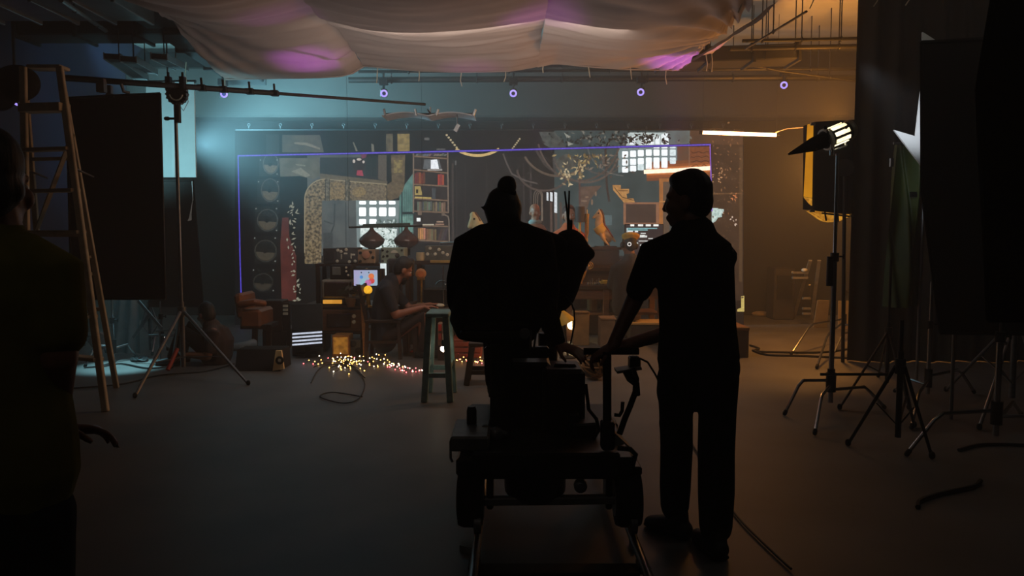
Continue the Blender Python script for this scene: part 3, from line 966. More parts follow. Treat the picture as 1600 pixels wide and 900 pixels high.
# ------------------------------------------------------------------ real props of the set
def block(name, label, cat, x0, y0, x1, y1, Y, dep, m, bevel=.008, group=None, rest=None):
    """a thing whose front face spans the picture box at depth Y; returns root, and front rectangle"""
    a, b = at(x0, y1, Y), at(x1, y0, Y)
    z0 = a.z if rest is None else rest
    t = thing(name, label, cat, ((a.x + b.x) / 2, Y + dep / 2, z0), group)
    ob('body', MB().box(((a.x + b.x) / 2, Y + dep / 2, (z0 + b.z) / 2), (b.x - a.x, dep, b.z - z0)), m, t, bevel=bevel)
    return t


def knobs(t, Y, spots, r, m, name='knob', L=.018, group=None):
    first = None
    for x, y in spots:
        c = at(x, y, Y)
        first = ob(name, MB().lathe([(r, 0), (r, L * .6), (r * .7, L)], c, RX(90), 10), m, t)


CREAM = mat('cream_dial', (206, 200, 180), 0.4)
RADIOG = mat('radio_grey', (140, 150, 130), 0.5, 0.1, 0.15)
RADIOO = mat('radio_orange', (166, 128, 92), 0.5, 0.1, 0.2)
SCR_D = mat('dark_screen_glass', (58, 44, 36), 0.15, spec=.6)
DY = 9.3
# desk at the left of the set
dz = at(560, 478, DY).z
dk = thing('left_desk', 'dark desk carrying televisions and radios at the left of the set', 'desk', (at(545, 478, DY).x, DY + .35, 0))
xa, xb = at(468, 478, DY).x, at(640, 478, DY).x
ob('tabletop', MB().box(((xa + xb) / 2, DY + .4, dz - .02), (xb - xa, .8, .04)), DARKWOOD, dk, bevel=.006)
for x in (xa + .05, xb - .05):
    for y in (DY + .06, DY + .74):
        ob('leg', MB().box((x, y, (dz - .04) / 2), (.06, .06, dz - .04)), DARKWOOD, dk, bevel=.005)
# grey panel to the left of the desk with the bright slats
ob('grey_partition', MB().box((at(478, 500, 9.0).x, 9.06, .31), (.36, .05, .62)), mat('grey_board', (58, 62, 64), .7), label='dark grey board standing behind the bright slatted light', cat='panel', bevel=.004)
t = thing('slat_light', 'small light fixture with four bright white slats on the floor at left', 'light', fl(480, 545))
for k in range(4):
    a, b = at(457, 522 + k * 5.6, 8.85), at(503, 518.8 + k * 5.4, 8.85)
    ob('light_slat', MB().bar(a, b, .02, .018), emi('white_slat', (214, 222, 240), 1.0, sample=True), t)
a, b = at(456, 517, 8.88), at(504, 541, 8.88)
ob('housing', MB().box(((a.x + b.x) / 2, 8.91, (a.z + b.z) / 2), (b.x - a.x, .05, a.z - b.z + .02)), BLACKMETAL, t, bevel=.004)
zz = b.z
ob('foot', MB().box(((a.x + b.x) / 2, 8.91, zz / 2), (.26, .12, .03)).box(((a.x + b.x) / 2, 8.91, zz / 2), (.05, .04, zz + .02)), BLACKMETAL, t)

# wooden television under the desk, and the lower picture frame
t = block('wooden_television', 'old wooden television with a sparkling reflection under the left desk', 'television', 503, 484, 565, 518, DY - .02, .4, WOOD, .012)
a, b = at(511, 511, DY - .03), at(548, 490, DY - .03)
ob('screen', MB().box(((a.x + b.x) / 2, DY - .03, (a.z + b.z) / 2), (b.x - a.x, .02, b.z - a.z)), SCR_D, t, bevel=.006)
knobs(t, DY - .02, ((553, 494), (553, 503)), .025, CREAM)
a = at(534, 518, DY)
ob('television_stand', MB().box((a.x, DY + .18, a.z - .015), (.56, .4, .03)).box((a.x - .24, DY + .2, a.z / 2), (.05, .3, a.z - .03)).box((a.x + .24, DY + .2, a.z / 2), (.05, .3, a.z - .03)), DARKWOOD, label='low dark stand carrying the wooden television', cat='stand', bevel=.005)
t = block('amber_box', 'wooden box with a glowing amber front above the fairy lights', 'box', 519, 524, 545, 556, 9.0, .25, TANWOOD, .006, rest=0.0)
a, b = at(521, 553, 8.99), at(543, 527, 8.99)
ob('glowing_front', MB().box(((a.x + b.x) / 2, 8.99, (a.z + b.z) / 2), (b.x - a.x, .014, b.z - a.z)), emi('amber_glass', (170, 112, 40), .8, (120, 76, 30), 14), t, bevel=.003)
t = block('grey_speaker', 'small grey box speaker beside the amber box under the desk', 'speaker', 546, 531, 564, 556, 9.1, .2, GREYPAINT, .006, rest=0.0)
knobs(t, 9.1, ((552, 537), (560, 548)), .04, DARKPLASTIC, 'cone')
a, b = at(566, 556, 9.05), at(568, 478, 9.05)
ob('leaning_plank', MB().bar((a.x + .05, 9.02, 0.0), (a.x - .01, 9.2, .62), .06, .02, (0, 1, 0)), TANWOOD, label='narrow pale plank leaning against the desk', cat='plank', bevel=.003)
t = block('white_meter', 'small white box with a dial under the actor chair', 'box', 588, 533, 602, 546, 9.5, .12, CREAM, .004)
ob('support', MB().box((at(595, 546, 9.5).x, 9.56, at(595, 546, 9.5).z / 2), (.14, .12, at(595, 546, 9.5).z)), DARKWOOD, t)
knobs(t, 9.5, ((592, 538), (597, 541)), .014, DARKPLASTIC)
# big television on the desk
t = block('television', 'large old television with brown screen standing on the left desk', 'television', 502, 437, 562, 467, DY + .05, .42, mat('tv_grey', (130, 124, 114), .45), .02, rest=dz + .08)
a, b = at(507, 464, DY + .04), at(545, 441, DY + .04)
ob('screen', MB().box(((a.x + b.x) / 2, DY + .04, (a.z + b.z) / 2), (b.x - a.x, .02, b.z - a.z)), SCR_D, t, bevel=.008)
knobs(t, DY + .05, ((553, 444), (553, 452), (553, 460)), .022, GOLD)
a, b = at(505, 474.5, DY + .04), at(534, 468.5, DY + .04)
t = thing('lit_panel', 'long amber lit strip under the large television', 'light', ((a.x + b.x) / 2, DY + .1, dz))
ob('housing', MB().box(((a.x + b.x) / 2 + .1, DY + .2, dz + .04), (b.x - a.x + .26, .3, .08)), DARKPLASTIC, t, bevel=.004)
ob('lit_strip', MB().box(((a.x + b.x) / 2, DY + .04, (a.z + b.z) / 2), (b.x - a.x, .03, b.z - a.z)), emi('amber_strip', (226, 160, 62), 1.0, (206, 140, 50), 9, True), t, bevel=.003)
tvz = at(530, 437, DY + .05).z
t = block('small_monitor', 'small grey picture tube monitor on top of the large television', 'monitor', 515, 414, 549, 436, DY + .1, .3, DARKPLASTIC, .012, rest=tvz)
a, b = at(519, 430, DY + .09), at(532, 417, DY + .09)
ob('screen', MB().box(((a.x + b.x) / 2, DY + .09, (a.z + b.z) / 2), (b.x - a.x, .02, b.z - a.z)), mat('grey_screen_glass', (112, 112, 108), .2), t, bevel=.006)
knobs(t, DY + .1, ((541, 418), (541, 424), (544, 430)), .014, CREAM)
t = block('dark_receiver', 'wide black receiver behind the small monitor', 'radio', 549, 420, 600, 436, DY + .2, .3, DARKPLASTIC, .008, rest=tvz)
knobs(t, DY + .2, ((573, 417 + 4), (587, 424)), .018, CREAM)
# shelf with radios
shz = at(570, 412, DY + .35).z
sx0, sx1 = at(492, 412, DY + .35).x, at(640, 412, DY + .35).x
sf = thing('radio_shelf', 'dark shelf rack holding the row of old radios behind the desk', 'shelf', ((sx0 + sx1) / 2, DY + .55, 0))
ob('shelf_board', MB().box(((sx0 + sx1) / 2, DY + .55, shz - .015), (sx1 - sx0, .4, .03)), DARKWOOD, sf, bevel=.004)
for x in (sx0 + .03, sx1 - .03):
    for y in (DY + .38, DY + .72):
        ob('post', MB().box((x, y, (shz - .03) / 2), (.05, .04, shz - .03)), DARKWOOD, sf)
t = block('dark_cabinet', 'plain black cabinet at the left end of the radio shelf', 'cabinet', 505, 388, 525, 412, DY + .35, .35, DARKPLASTIC, .006, rest=shz)
ob('front_grille', MB().box((at(515, 400, DY + .34).x, DY + .345, at(515, 400, 1 * (DY + .34)).z), (.1, .012, .12)), BLACKMETAL, t)
t = block('tuner', 'black tuner with white sliders on the radio shelf', 'radio', 525.5, 387, 558, 412, DY + .35, .35, mat('tuner_face', (58, 58, 58), .4), .006, rest=shz)
knobs(t, DY + .35, ((528, 391), (533, 393), (541, 390), (527, 408), (546, 409), (555, 408)), .02, CREAM)
for x, y0, y1 in ((533, 397, 405), (548, 396, 404)):
    a, b = at(x, y1, DY + .345), at(x + 1.3, y0, DY + .345)
    ob('slider', MB().box(((a.x + b.x) / 2, DY + .345, (a.z + b.z) / 2), (.013, .02, b.z - a.z)), CREAM, t)
for x, y in ((540, 396), (552, 398)):
    c = at(x, y, DY + .345)
    ob('meter', MB().box(c, (.045, .014, .022)), mat('meter_face', (226, 222, 206), .4), t, bevel=.004)
t = block('orange_radio', 'tan radio with a round orange dial next to the black tuner', 'radio', 559, 390, 586, 412, DY + .33, .3, RADIOO, .01, rest=shz)
c = at(572, 398, DY + .32)
ob('dial', MB().lathe([(.05, 0), (.05, .015), (.035, .02)], c, RX(90), 16), mat('orange_dial', (186, 126, 96), .4), t)
knobs(t, DY + .33, ((579, 394), (563, 395), (571, 402.5), (583, 402), (563, 408)), .02, DARKPLASTIC)
t = block('grey_radio', 'grey green radio with arched meter before the bright window', 'radio', 595, 387, 632, 411, DY + .35, .3, RADIOG, .01, rest=shz)
c = at(616, 394, DY + .345)
ob('arched_meter', MB().prism([c + V((.045 * math.cos(R(k)), -.008, .035 * math.sin(R(k)) - .01)) for k in range(0, 181, 20)], (0, .016, 0)), CREAM, t)
knobs(t, DY + .35, ((598, 391), (605, 393), (599, 401), (605, 400), (598, 408), (628, 391)), .016, DARKPLASTIC)
knobs(t, DY + .35, ((621, 399),), .03, DARKPLASTIC, 'tuning_knob')
# blue tablet screen, lamp, small lit panel
a, b = at(553, 447, DY - .05), at(592, 421.5, DY - .05)
t = thing('blue_monitor', 'thin monitor with a pale blue screen and orange pink blobs on the desk', 'monitor', ((a.x + b.x) / 2, DY, dz))
cx, cz = (a.x + b.x) / 2, (a.z + b.z) / 2
ob('case', MB().box((cx + .01, DY - .02, cz), (b.x - a.x + .02, .04, b.z - a.z + .02)), DARKPLASTIC, t, bevel=.006)
ob('screen', MB().box((cx - .01, DY - .045, cz), (b.x - a.x - .02, .012, b.z - a.z - .01)), emi('pale_blue_screen', (150, 196, 206), 1.0, (172, 166, 206), 5, True), t)
for nm, dx, dzz, r, col in (('orange_blob', .06, .02, .035, (236, 130, 80)), ('red_blob', .065, -.035, .035, (226, 84, 84)), ('pink_blob', .02, -.06, .04, (206, 130, 190)), ('blue_blob', -.06, .01, .02, (90, 150, 220)), ('dark_icon', -.06, .065, .008, (30, 40, 50)), ('dark_icon', .03, .065, .008, (30, 40, 50))):
    ob(nm, MB().lathe([(r, 0), (r, .002)], (cx + dx, DY - .052, cz + dzz), RX(90), 16), emi('screen_' + nm, col, 1.0), t)
ob('stand', MB().box((cx, DY + .0, dz + .005), (.16, .12, .01)).box((cx, DY + .01, (dz + cz) / 2), (.03, .02, cz - dz)), DARKPLASTIC, t)
c = at(575, 453, DY - .2)
t = thing('globe_lamp', 'small round yellow globe lamp glowing beside the blue monitor', 'lamp', (c.x, c.y, dz))
ob('globe', MB().ell(c, (.052, .052, .052)), emi('yellow_globe', (246, 190, 54), 1.2, (232, 160, 36), 30, True), t)
ob('base', MB().lathe([(.05, 0), (.05, .02), (.025, .03), (.025, max(.04, c.z - dz - .045)), (.04, max(.05, c.z - dz - .035))], (c.x, c.y, dz), None, 14), GOLD, t)
ob('square_light', MB().box(at(599, 421, DY + .3), (.075, .02, .15)), emi('white_panel', (232, 244, 244), 1.1, sample=True), label='small upright white light panel under the grey green radio', cat='light', bevel=.004)
# flowers / clutter on the desk
random.seed(9)
t = thing('plant', 'small dark potted plant with pink flowers before the large television', 'plant', (at(548, 470, DY - .1).x, DY - .1, dz))
pc_ = (at(548, 470, DY - .1).x, DY - .1, dz)
ob('pot', MB().lathe([(.045, 0), (.06, .06), (.062, .1), (.05, .1)], pc_, None, 14), mat('brown_pot', (110, 76, 46), .5), t)
for k in range(22):
    a_ = random.uniform(0, 2 * PI)
    r_ = random.uniform(.05, .18)
    q = V((pc_[0] + r_ * math.cos(a_), pc_[1] + .5 * r_ * math.sin(a_), dz + .1 + random.uniform(.05, .16)))
    d_ = V((math.cos(a_), .3 * math.sin(a_), random.uniform(-.5, .3))).normalized() * .05
    n_ = d_.cross(V((0, 1, .3))).normalized() * .018
    ob('leaf', MB().ngon([q - d_, q - d_ * .2 + n_, q + d_, q - d_ * .2 - n_]), mat('dark_leaf', (40, 42, 30), .5), t, solid=.002)
for k in range(5):
    ob('flower', MB().ell((pc_[0] + .1 + .05 * random.random(), pc_[1] - .03, dz + .17 + .05 * random.random()), (.018, .018, .014), None, 8, 5), mat('pink_flower', (206, 130, 170), .5), t)

# pendant lamps hanging from a bar
bz = at(600, 354, 10.25)
bar = thing('lamp_bar', 'horizontal bar holding the two brown pendant lamps', 'bar', at(545, 354, 10.25))
ob('rod', MB().cyl(at(545, 355, 10.25), at(660, 353, 10.25), .014), BLACKMETAL, bar)
ob('fixture', MB().bar(at(567, 353, 10.25), at(641, 351, 10.25), .07, .05), mat('bar_green', (60, 84, 78), .5), bar, bevel=.01)
for x in (545, 660):
    q = at(x, 354, 10.25)
    ob('suspension_wire', MB().cyl(q, (q.x, q.y, CZ), .002, n=5), CABLE, bar)
PEND = mat('brown_enamel', (84, 60, 52), .25, .1, .1)
for x, lb in ((581, 'left one of two brown onion shaped pendant lamps'), (635, 'right one of two brown onion shaped pendant lamps')):
    c = at(x, 375, 10.25)
    t = thing('pendant_lamp', lb, 'lamp', c, 'pendant lamps over the desk')
    ob('shade', MB().lathe([(.018, .18), (.03, .14), (.055, .11), (.11, .07), (.16, .022), (.168, -.012), (.15, -.055), (.095, -.094), (.055, -.11)], c, None, 28), PEND, t)
    ob('stem', MB().cyl((c.x, c.y, c.z + .15), (c.x, c.y, bz.z), .012), BLACKMETAL, t)
    ob('lamp_neck', MB().lathe([(.05, -.10), (.05, -.20), (.04, -.21)], c, None, 14), BLACKMETAL, t)

# large amplifier at the right of the radios with a golden edge
t = thing('amplifier_table', 'dark table carrying the long amplifier behind the actor', 'table', (at(690, 408, 9.9).x, 10.1, 0))
az = at(690, 408, 9.9).z
x0, x1 = at(648, 408, 9.9).x, at(760, 408, 9.9).x
ob('tabletop', MB().box(((x0 + x1) / 2, 10.15, az - .02), (x1 - x0, .5, .05)), DARKWOOD, t)
ob('golden_edge', MB().box(((x0 + x1) / 2 + .1, 9.89, az - .005), (x1 - x0 - .2, .02, .035)), mat('brass_edge', (206, 164, 84), .35, .5), t, bevel=.004)
for x in (x0 + .05, x1 - .05):
    ob('leg', MB().box((x, 10.15, (az - .04) / 2), (.06, .4, az - .04)), DARKWOOD, t)
t = block('amplifier', 'long dark amplifier with many white knobs on the golden edged table', 'amplifier', 664, 384, 722, 404, 9.95, .35, mat('amp_face', (92, 90, 80), .4, .2), .01, rest=az)
knobs(t, 9.95, ((672, 388), (680, 397), (686, 390), (692, 395), (699, 398), (710, 388), (668, 397)), .022, CREAM)
ob('handle', MB().tube([at(688, 383, 9.93), at(688, 380, 9.93), at(712, 379, 9.93), at(712, 382, 9.93)], .012), CHROME, t)
c = at(657, 406, 9.98)
c.z = az
t = thing('cup', 'small tan mask shaped mug beside the amplifier', 'mug', c)
ob('cup_body', MB().lathe([(.05, 0), (.06, .05), (.055, .11), (.045, .11)], c, None, 14), mat('cream_mug', (190, 170, 130), .5), t)
ob('handle', MB().torus(c + V((.07, 0, .055)), .03, .009, RX(90), 12, 6), mat('cream_mug', (190, 170, 130), .5), t)
atz0 = at(650, 480, 9.0).z
c = at(658, 434, 9.4)
t = thing('orange_clock', 'small orange clock standing right of the bearded actor', 'clock', (c.x, c.y, c.z))
ob('clock_case', MB().lathe([(.065, 0), (.065, .04), (.05, .05)], c + V((0, .0, .05)), RX(90), 18), mat('orange_case', (186, 122, 72), .5), t)
ob('clock_face', MB().lathe([(.04, .05), (.04, .056)], c + V((0, 0, .05)), RX(90), 16), mat('clock_face', (200, 110, 60), .5), t)
ob('foot', MB().box(c + V((0, -.01, -.015)), (.09, .05, .02)).cyl((c.x, c.y + .02, c.z - .02), (c.x, c.y + .02, atz0 + .01), .012).lathe([(.06, 0), (.06, .012), (.02, .02)], (c.x, c.y + .02, atz0), None, 14), GOLD, t)

# actor table
atz = at(650, 480, 9.0).z
t = thing('writing_table', 'dark table the bearded actor leans his forearms on', 'table', (at(690, 480, 9.0).x, 9.2, 0))
x0, x1 = at(640, 480, 8.9).x, at(735, 480, 8.9).x
ob('tabletop', MB().box(((x0 + x1) / 2, 9.2, atz - .02), (x1 - x0, .7, .04)), DARKWOOD, t, bevel=.006)
ob('modesty_panel', MB().box(((x0 + x1) / 2, 9.3, atz / 2 - .02), (x1 - x0 - .1, .02, atz - .1)), DARKWOOD, t)
for x in (x0 + .06, x1 - .06):
    for y in (8.92, 9.48):
        ob('leg', MB().box((x, y, atz / 2 - .02), (.05, .05, atz - .04)), DARKWOOD, t)
t = block('equipment_case', 'black flat equipment case with a bright edge on the writing table', 'case', 662, 452, 704, 474, 9.15, .35, BLACKMETAL, .008, rest=atz)
ob('bright_edge', MB().box(at(682, 452.5, 9.145), (.16, .01, .012)), CHROME, t)
c = at(606, 417, 9.75)
t = block('black_backrest_panel', 'black flat monitor back standing behind the actor head', 'monitor', 605, 404, 647, 432, 9.6, .05, DARKPLASTIC, .02)
q = at(626, 432, 9.62)
ob('stand', MB().cyl((q.x, 9.63, dz), (q.x, 9.63, q.z + .02), .02).box((q.x, 9.63, dz + .01), (.2, .15, .02)), DARKPLASTIC, t)
# microphone stand silver
p = at(693, 462, 9.05)
t = thing('microphone_stand', 'slim silver desk stand with a curved arm on the writing table', 'stand', (p.x, 9.05, atz))
ob('rod', MB().cyl((p.x, 9.05, atz), at(692, 416, 9.05), .008), CHROME, t)
ob('curved_arm', MB().tube([at(681, 445, 9.05), at(684, 441, 9.05), at(688, 439, 9.05), at(693, 439, 9.05), at(699, 441, 9.05), at(704, 447, 9.05)], .009), CHROME, t)
ob('microphone', MB().cap(at(696, 445, 9.05), at(699, 458, 9.05), .012), CHROME, t)
ob('round_base', MB().lathe([(.08, 0), (.08, .015), (.02, .02)], (p.x, 9.05, atz), None, 18), BLACKMETAL, t)
c = at(688, 479, 8.95)
ob('crumpled_paper', MB().ell((c.x, 8.95, atz + .025), (.05, .04, .025), None, 9, 6), CREAM, label='small white crumpled paper on the table edge', cat='paper', smooth=0)


# stools
def stool(name, label, px0, px1, ytop, yfoot, Yc, m, w=.3, seat=.04, splay=.05, cat='stool', group=None, depth=None):
    a, b = at(px0, ytop, Yc), at(px1, ytop, Yc)
    wx = b.x - a.x
    cx = (a.x + b.x) / 2
    dep = depth or wx
    h = a.z
    t = thing(name, label, cat, (cx, Yc, 0), group)
    ob('seat', MB().box((cx, Yc, h - seat / 2), (wx, dep, seat)), m, t, bevel=.008)
    for i in (-1, 1):
        for j in (-1, 1):
            ob('leg', MB().bar((cx + i * (wx / 2 - .03), Yc + j * (dep / 2 - .03), h - seat), (cx + i * (wx / 2 - .03 + splay), Yc + j * (dep / 2 - .03 + splay), 0), .055, .055, (0, 1, 0)), m, t, bevel=.005)
    for j in (-1, 1):
        z = h * .3
        k = splay * .7
        ob('stretcher', MB().bar((cx - wx / 2 + .03 - k, Yc + j * (dep / 2 - .03 + k), z), (cx + wx / 2 - .03 + k, Yc + j * (dep / 2 - .03 + k), z), .025, .04), m, t)
        ob('stretcher', MB().bar((cx + j * (wx / 2 - .03 + k), Yc - dep / 2 + .03, z + .06), (cx + j * (wx / 2 - .03 + k), Yc + dep / 2 - .03, z + .06), .025, .04), m, t)
    return t


TEALP = mat('worn_teal_paint', (112, 146, 146), .6, 0, .3, 14, .1)
stool('teal_trestle', 'tall worn teal trestle stool in front of the writing table', 668, 704, 486, 632, 6.75, TEALP, splay=.04, depth=.4)
stool('low_stool', 'dark wooden stool behind the dolly left of the seated operator', 733, 770, 533, 600, 7.4, DARKWOOD, splay=.05)
# actor chair
t = thing('actor_chair', 'dark wooden chair the bearded actor sits on', 'chair', (at(600, 560, 9.0).x, 9.0, 0))
cx, cy = at(603, 560, 9.0).x, 9.0
ob('seat', MB().box((cx, cy, .44), (.42, .42, .035)), DARKWOOD, t, bevel=.008)
for i in (-1, 1):
    for j in (-1, 1):
        ob('leg', MB().bar((cx + i * .18, cy + j * .18, .43), (cx + i * .2, cy + j * .2, 0), .04, .04, (0, 1, 0)), DARKWOOD, t)
    ob('back_post', MB().bar((cx - .19, cy + i * .18, .44), (cx - .27, cy + i * .18, .86), .035, .04, (0, 1, 0)), DARKWOOD, t)
    ob('stretcher', MB().bar((cx - .19, cy + i * .19, .2), (cx + .19, cy + i * .19, .2), .025, .03), DARKWOOD, t)
for z in (.58, .7, .82):
    ob('back_slat', MB().bar((cx - .2 - (z - .44) * .19, cy - .18, z), (cx - .2 - (z - .44) * .19, cy + .18, z), .02, .06), DARKWOOD, t)

# fairy lights
WARM = emi('warm_bulb', (255, 196, 104), 10.0, (255, 170, 64), 3, True)
WHITEB = emi('white_bulb', (255, 236, 206), 10.0, (255, 226, 190), 3, True)
REDB = emi('red_bulb', (255, 104, 84), 9.0, (255, 90, 110), 3, True)
bulb_mb = MB().ell((0, 0, 0), (.006, .006, .006), None, 8, 5)


def fairy(label, spots, mats_):
    t = thing('fairy_lights', label, 'string lights', (spots[0].x, spots[0].y, 0))
    masters = {}
    pts = []
    for i, p in enumerate(spots):
        z = .012 + (.05 * random.random() ** 2 if i % 3 else 0)
        m = mats_[i % len(mats_)]
        if m.name not in masters:
            mb = MB()
            for v in bulb_mb.v:
                mb.v.append(v + V((p.x, p.y, z)))
            mb.f = bulb_mb.f
            me_o = ob('bulb', mb, m, t)
            off = V((p.x, p.y, z))
            for v in me_o.data.vertices:
                v.co = V(v.co) + wloc(t) - off
            me_o.location = off - wloc(t)
            masters[m.name] = me_o
        else:
            put('bulb', masters[m.name], (p.x, p.y, z), t)
        pts.append(V((p.x, p.y, z - .006)))
    ob('wire', MB().tube(pts, .003, 4), CABLE, t)
    return t


random.seed(15)
sp = [fl(random.gauss(545, 22), min(586, max(557, random.gauss(569, 7)))) for k in range(84)]
sp.sort(key=lambda p: p.x + random.uniform(-.2, .2))
fairy('warm white heap of fairy lights on the floor below the wooden television', sp, [WARM, WHITEB, WARM])
sp = [fl(472 + k * 10 + random.uniform(-3, 3), 567 + random.uniform(-4, 4)) for k in range(12)]
fairy('thin pink string of fairy lights at the left end of the heap', sp, [REDB, WARM])
sp = [fl(590 + 5 * k / 2 + random.uniform(-5, 5), 566 + k * .5 + random.uniform(-6, 4)) for k in range(18)]
fairy('white fairy lights under the actor chair', sp, [WHITEB, WARM])
sp = [fl(605 + k * 2.1 + random.uniform(-2, 2), 573 + min(8, k * .5) + random.uniform(-3, 3)) for k in range(30)]
fairy('reddish string of fairy lights in front of the actor', sp, [REDB, REDB, WHITEB])
sp = [fl(707 + k * 1.6 + random.uniform(-2, 2), 562 + random.uniform(-7, 5) + k * .12) for k in range(44)]
fairy('amber fairy lights on the floor behind the dolly', sp, [WARM, WARM, REDB])
# round bulbs
for px, py, Y, r, lb, top in ((693, 545, 6.7, .027, 'round white bulb glowing on the teal trestle', at(690, 488, 6.7).z), (893, 508, 10.34, .06, 'bright round bulb glowing right of the operator', at(960, 446, 10.3).z - .03)):
    c = at(px, py, Y)
    t = thing('globe_bulb', lb, 'bulb', c)
    ob('glass', MB().ell(c, (r, r, r)), emi('bulb_glow_%d' % px, (255, 226, 160) if px > 800 else (255, 236, 206), 22.0, sample=True), t)
    ob('socket', MB().lathe([(.016, r * .8), (.02, r + .03), (.014, r + .05)], c, None, 12), BLACKMETAL, t)
    ob('wire', MB().tube([c + V((0, 0, r + .04)), c + V((.01, .0, r + .12)), V((c.x, c.y + .01, top))], .004, 5), CABLE, t)

# red things behind the stools
t = block('red_crate', 'red orange crate on the floor behind the dolly', 'crate', 706, 530, 752, 566, 8.9, .4, mat('red_crate_paint', (150, 66, 44), .6, 0, .25, 5), .01, rest=0.0)
for k in range(3):
    c0, c1 = at(708, 538 + k * 9, 8.89), at(750, 538 + k * 9, 8.89)
    ob('slat', MB().bar(c0, c1, .02, .05), mat('red_crate_paint', (150, 66, 44), .6, 0, .25, 5), t, bevel=.004)
t = block('red_toolbox', 'small red toolbox on the floor near the reddish lights', 'toolbox', 640, 549, 655, 560, 9.3, .15, mat('red_plastic', (190, 70, 50), .5), .01, rest=0.0)
ob('handle', MB().tube([at(643, 549, 9.37), at(644, 546, 9.37), at(651, 546, 9.37), at(652, 549, 9.37)], .008), DARKPLASTIC, t)
t = block('bottle_rack', 'small pale rack with red and cream boxes behind the teal trestle', 'rack', 684, 505, 698, 540, 8.7, .15, mat('rack_cream', (140, 110, 90), .6), .006)
for k, cc in enumerate(((190, 50, 40), (206, 190, 150), (170, 60, 50), (210, 200, 170))):
    q = at(687.5 + (k % 2) * 6.5, 512 + (k // 2) * 14, 8.69)
    ob('box', MB().box(q, (.035, .04, .07)), mat('rack_box_%d' % k, cc, .6), t, bevel=.003)
q = at(691, 540, 8.75)
ob('rack_legs', MB().box((q.x, 8.78, q.z / 2), (.1, .14, q.z)), DARKWOOD, t)

# right desk of the set
RY_ = 10.3
rz = at(960, 446, RY_).z
t = thing('right_desk', 'long dark desk in the right half of the set', 'desk', (at(960, 446, RY_).x, RY_ + .35, 0))
x0, x1 = at(884, 446, RY_).x, at(1040, 446, RY_).x
ob('tabletop', MB().box(((x0 + x1) / 2, RY_ + .4, rz - .025), (x1 - x0, .8, .05)), DARKWOOD, t, bevel=.008)
ob('front_rail', MB().box(((x0 + x1) / 2, RY_ + .06, rz - .12), (x1 - x0 - .06, .03, .14)), WOOD, t)
for x in (x0 + .05, (x0 + x1) / 2 - .12, x1 - .05):
    for y in (RY_ + .06, RY_ + .74):
        ob('leg', MB().box((x, y, (rz - .05) / 2), (.08, .08, rz - .05)), WOOD, t, bevel=.006)
ob('lower_shelf', MB().box(((x0 + x1) / 2, RY_ + .4, .36), (x1 - x0 - .1, .6, .03)), WOOD, t)
for x0, y0, x1, y1, col, lb in ((917, 462, 934, 485, (140, 110, 74), 'glass jar with an amber sheen on the shelf of the right desk'), (938, 464, 950, 485, (92, 76, 56), 'dark jar right of the amber jar on the desk shelf')):
    a, b = at(x0, y1, RY_ + .3), at(x1, y0, RY_ + .3)
    t = thing('storage_jar', lb, 'jar', ((a.x + b.x) / 2, RY_ + .3, a.z))
    r = (b.x - a.x) / 2
    ob('jar_body', MB().lathe([(r * .9, 0), (r, .02), (r, b.z - a.z - .04), (r * .7, b.z - a.z - .02)], ((a.x + b.x) / 2, RY_ + .3, a.z), None, 18), mat('jar_%d' % x0, col, .15, 0, .2, 5), t)
    ob('lid', MB().lathe([(r * .75, 0), (r * .75, .03)], ((a.x + b.x) / 2, RY_ + .3, b.z - .02), None, 16), DARKPLASTIC, t)
t = block('cardboard_box', 'plain brown box standing under the right desk', 'box', 938, 497, 961, 536, 9.7, .28, mat('brown_card', (124, 98, 74), .8), .006, rest=0.0)
ob('flap', MB().box(at(949, 496.5, 9.82), (.2, .26, .012), RX(4)), mat('brown_card', (124, 98, 74), .8), t)
t = block('cardboard_box', 'tan box left of the brown box under the right desk', 'box', 896, 488, 921, 535, 9.9, .26, mat('tan_card', (150, 112, 66), .8), .006, rest=0.0)
ob('flap', MB().box(at(908, 487.5, 10.0), (.2, .24, .012), RX(-4)), mat('tan_card', (150, 112, 66), .8), t)
c = at(881, 500, 8.9)
t = thing('yellow_shade', 'cone shaped yellow lampshade glowing beside the bright bulb', 'lampshade', c)
ob('shade', MB().lathe([(.02, .14), (.05, .1), (.13, -.04), (.125, -.04)], c, RY(-25), 20), mat('yellow_shade_paint', (206, 160, 40), .5), t)
ob('pole', MB().cyl((c.x + .05, c.y, 0), c, .012).lathe([(.1, 0), (.1, .015), (.02, .03)], (c.x + .05, c.y, 0), None, 16), BLACKMETAL, t)
# golden ornament and cables on the desk
c = at(914, 412, RY_ + .2)
t = thing('golden_figure', 'small golden wire figure on the left end of the right desk', 'ornament', (c.x, c.y, rz))
ob('figure_body', MB().sweep([(c.x - .07, c.y, rz + .03), (c.x - .03, c.y, rz + .12), (c.x + .01, c.y, rz + .2)], [(.03, .025), (.035, .03), (.02, .02)], 10, rnd=True), GOLD, t)
for k in range(3):
    ob('wire_ring', MB().torus((c.x + .02 + k * .02, c.y, rz + .26), .035 + .008 * k, .006, RX(70 + 15 * k), 16, 5), GOLD, t)
ob('foot', MB().ell((c.x - .08, c.y, rz + .015), (.05, .03, .015)), GOLD, t)
random.seed(31)
for i, (px, lb) in enumerate(((925, 'row of tiny silver trinkets on the right desk'),)):
    t = thing('trinket_row', lb, 'trinkets', (at(px, 428, RY_ + .1).x, RY_ + .1, rz))
    for k in range(8):
        q = at(919 + k * 3.4, 428, RY_ + .1)
        ob('trinket', MB().lathe([(.012, 0), (.014, .02), (.006, .035), (.01, .05 + .02 * (k % 3))], (q.x, q.y, rz), None, 8), STEEL, t)
pts = []
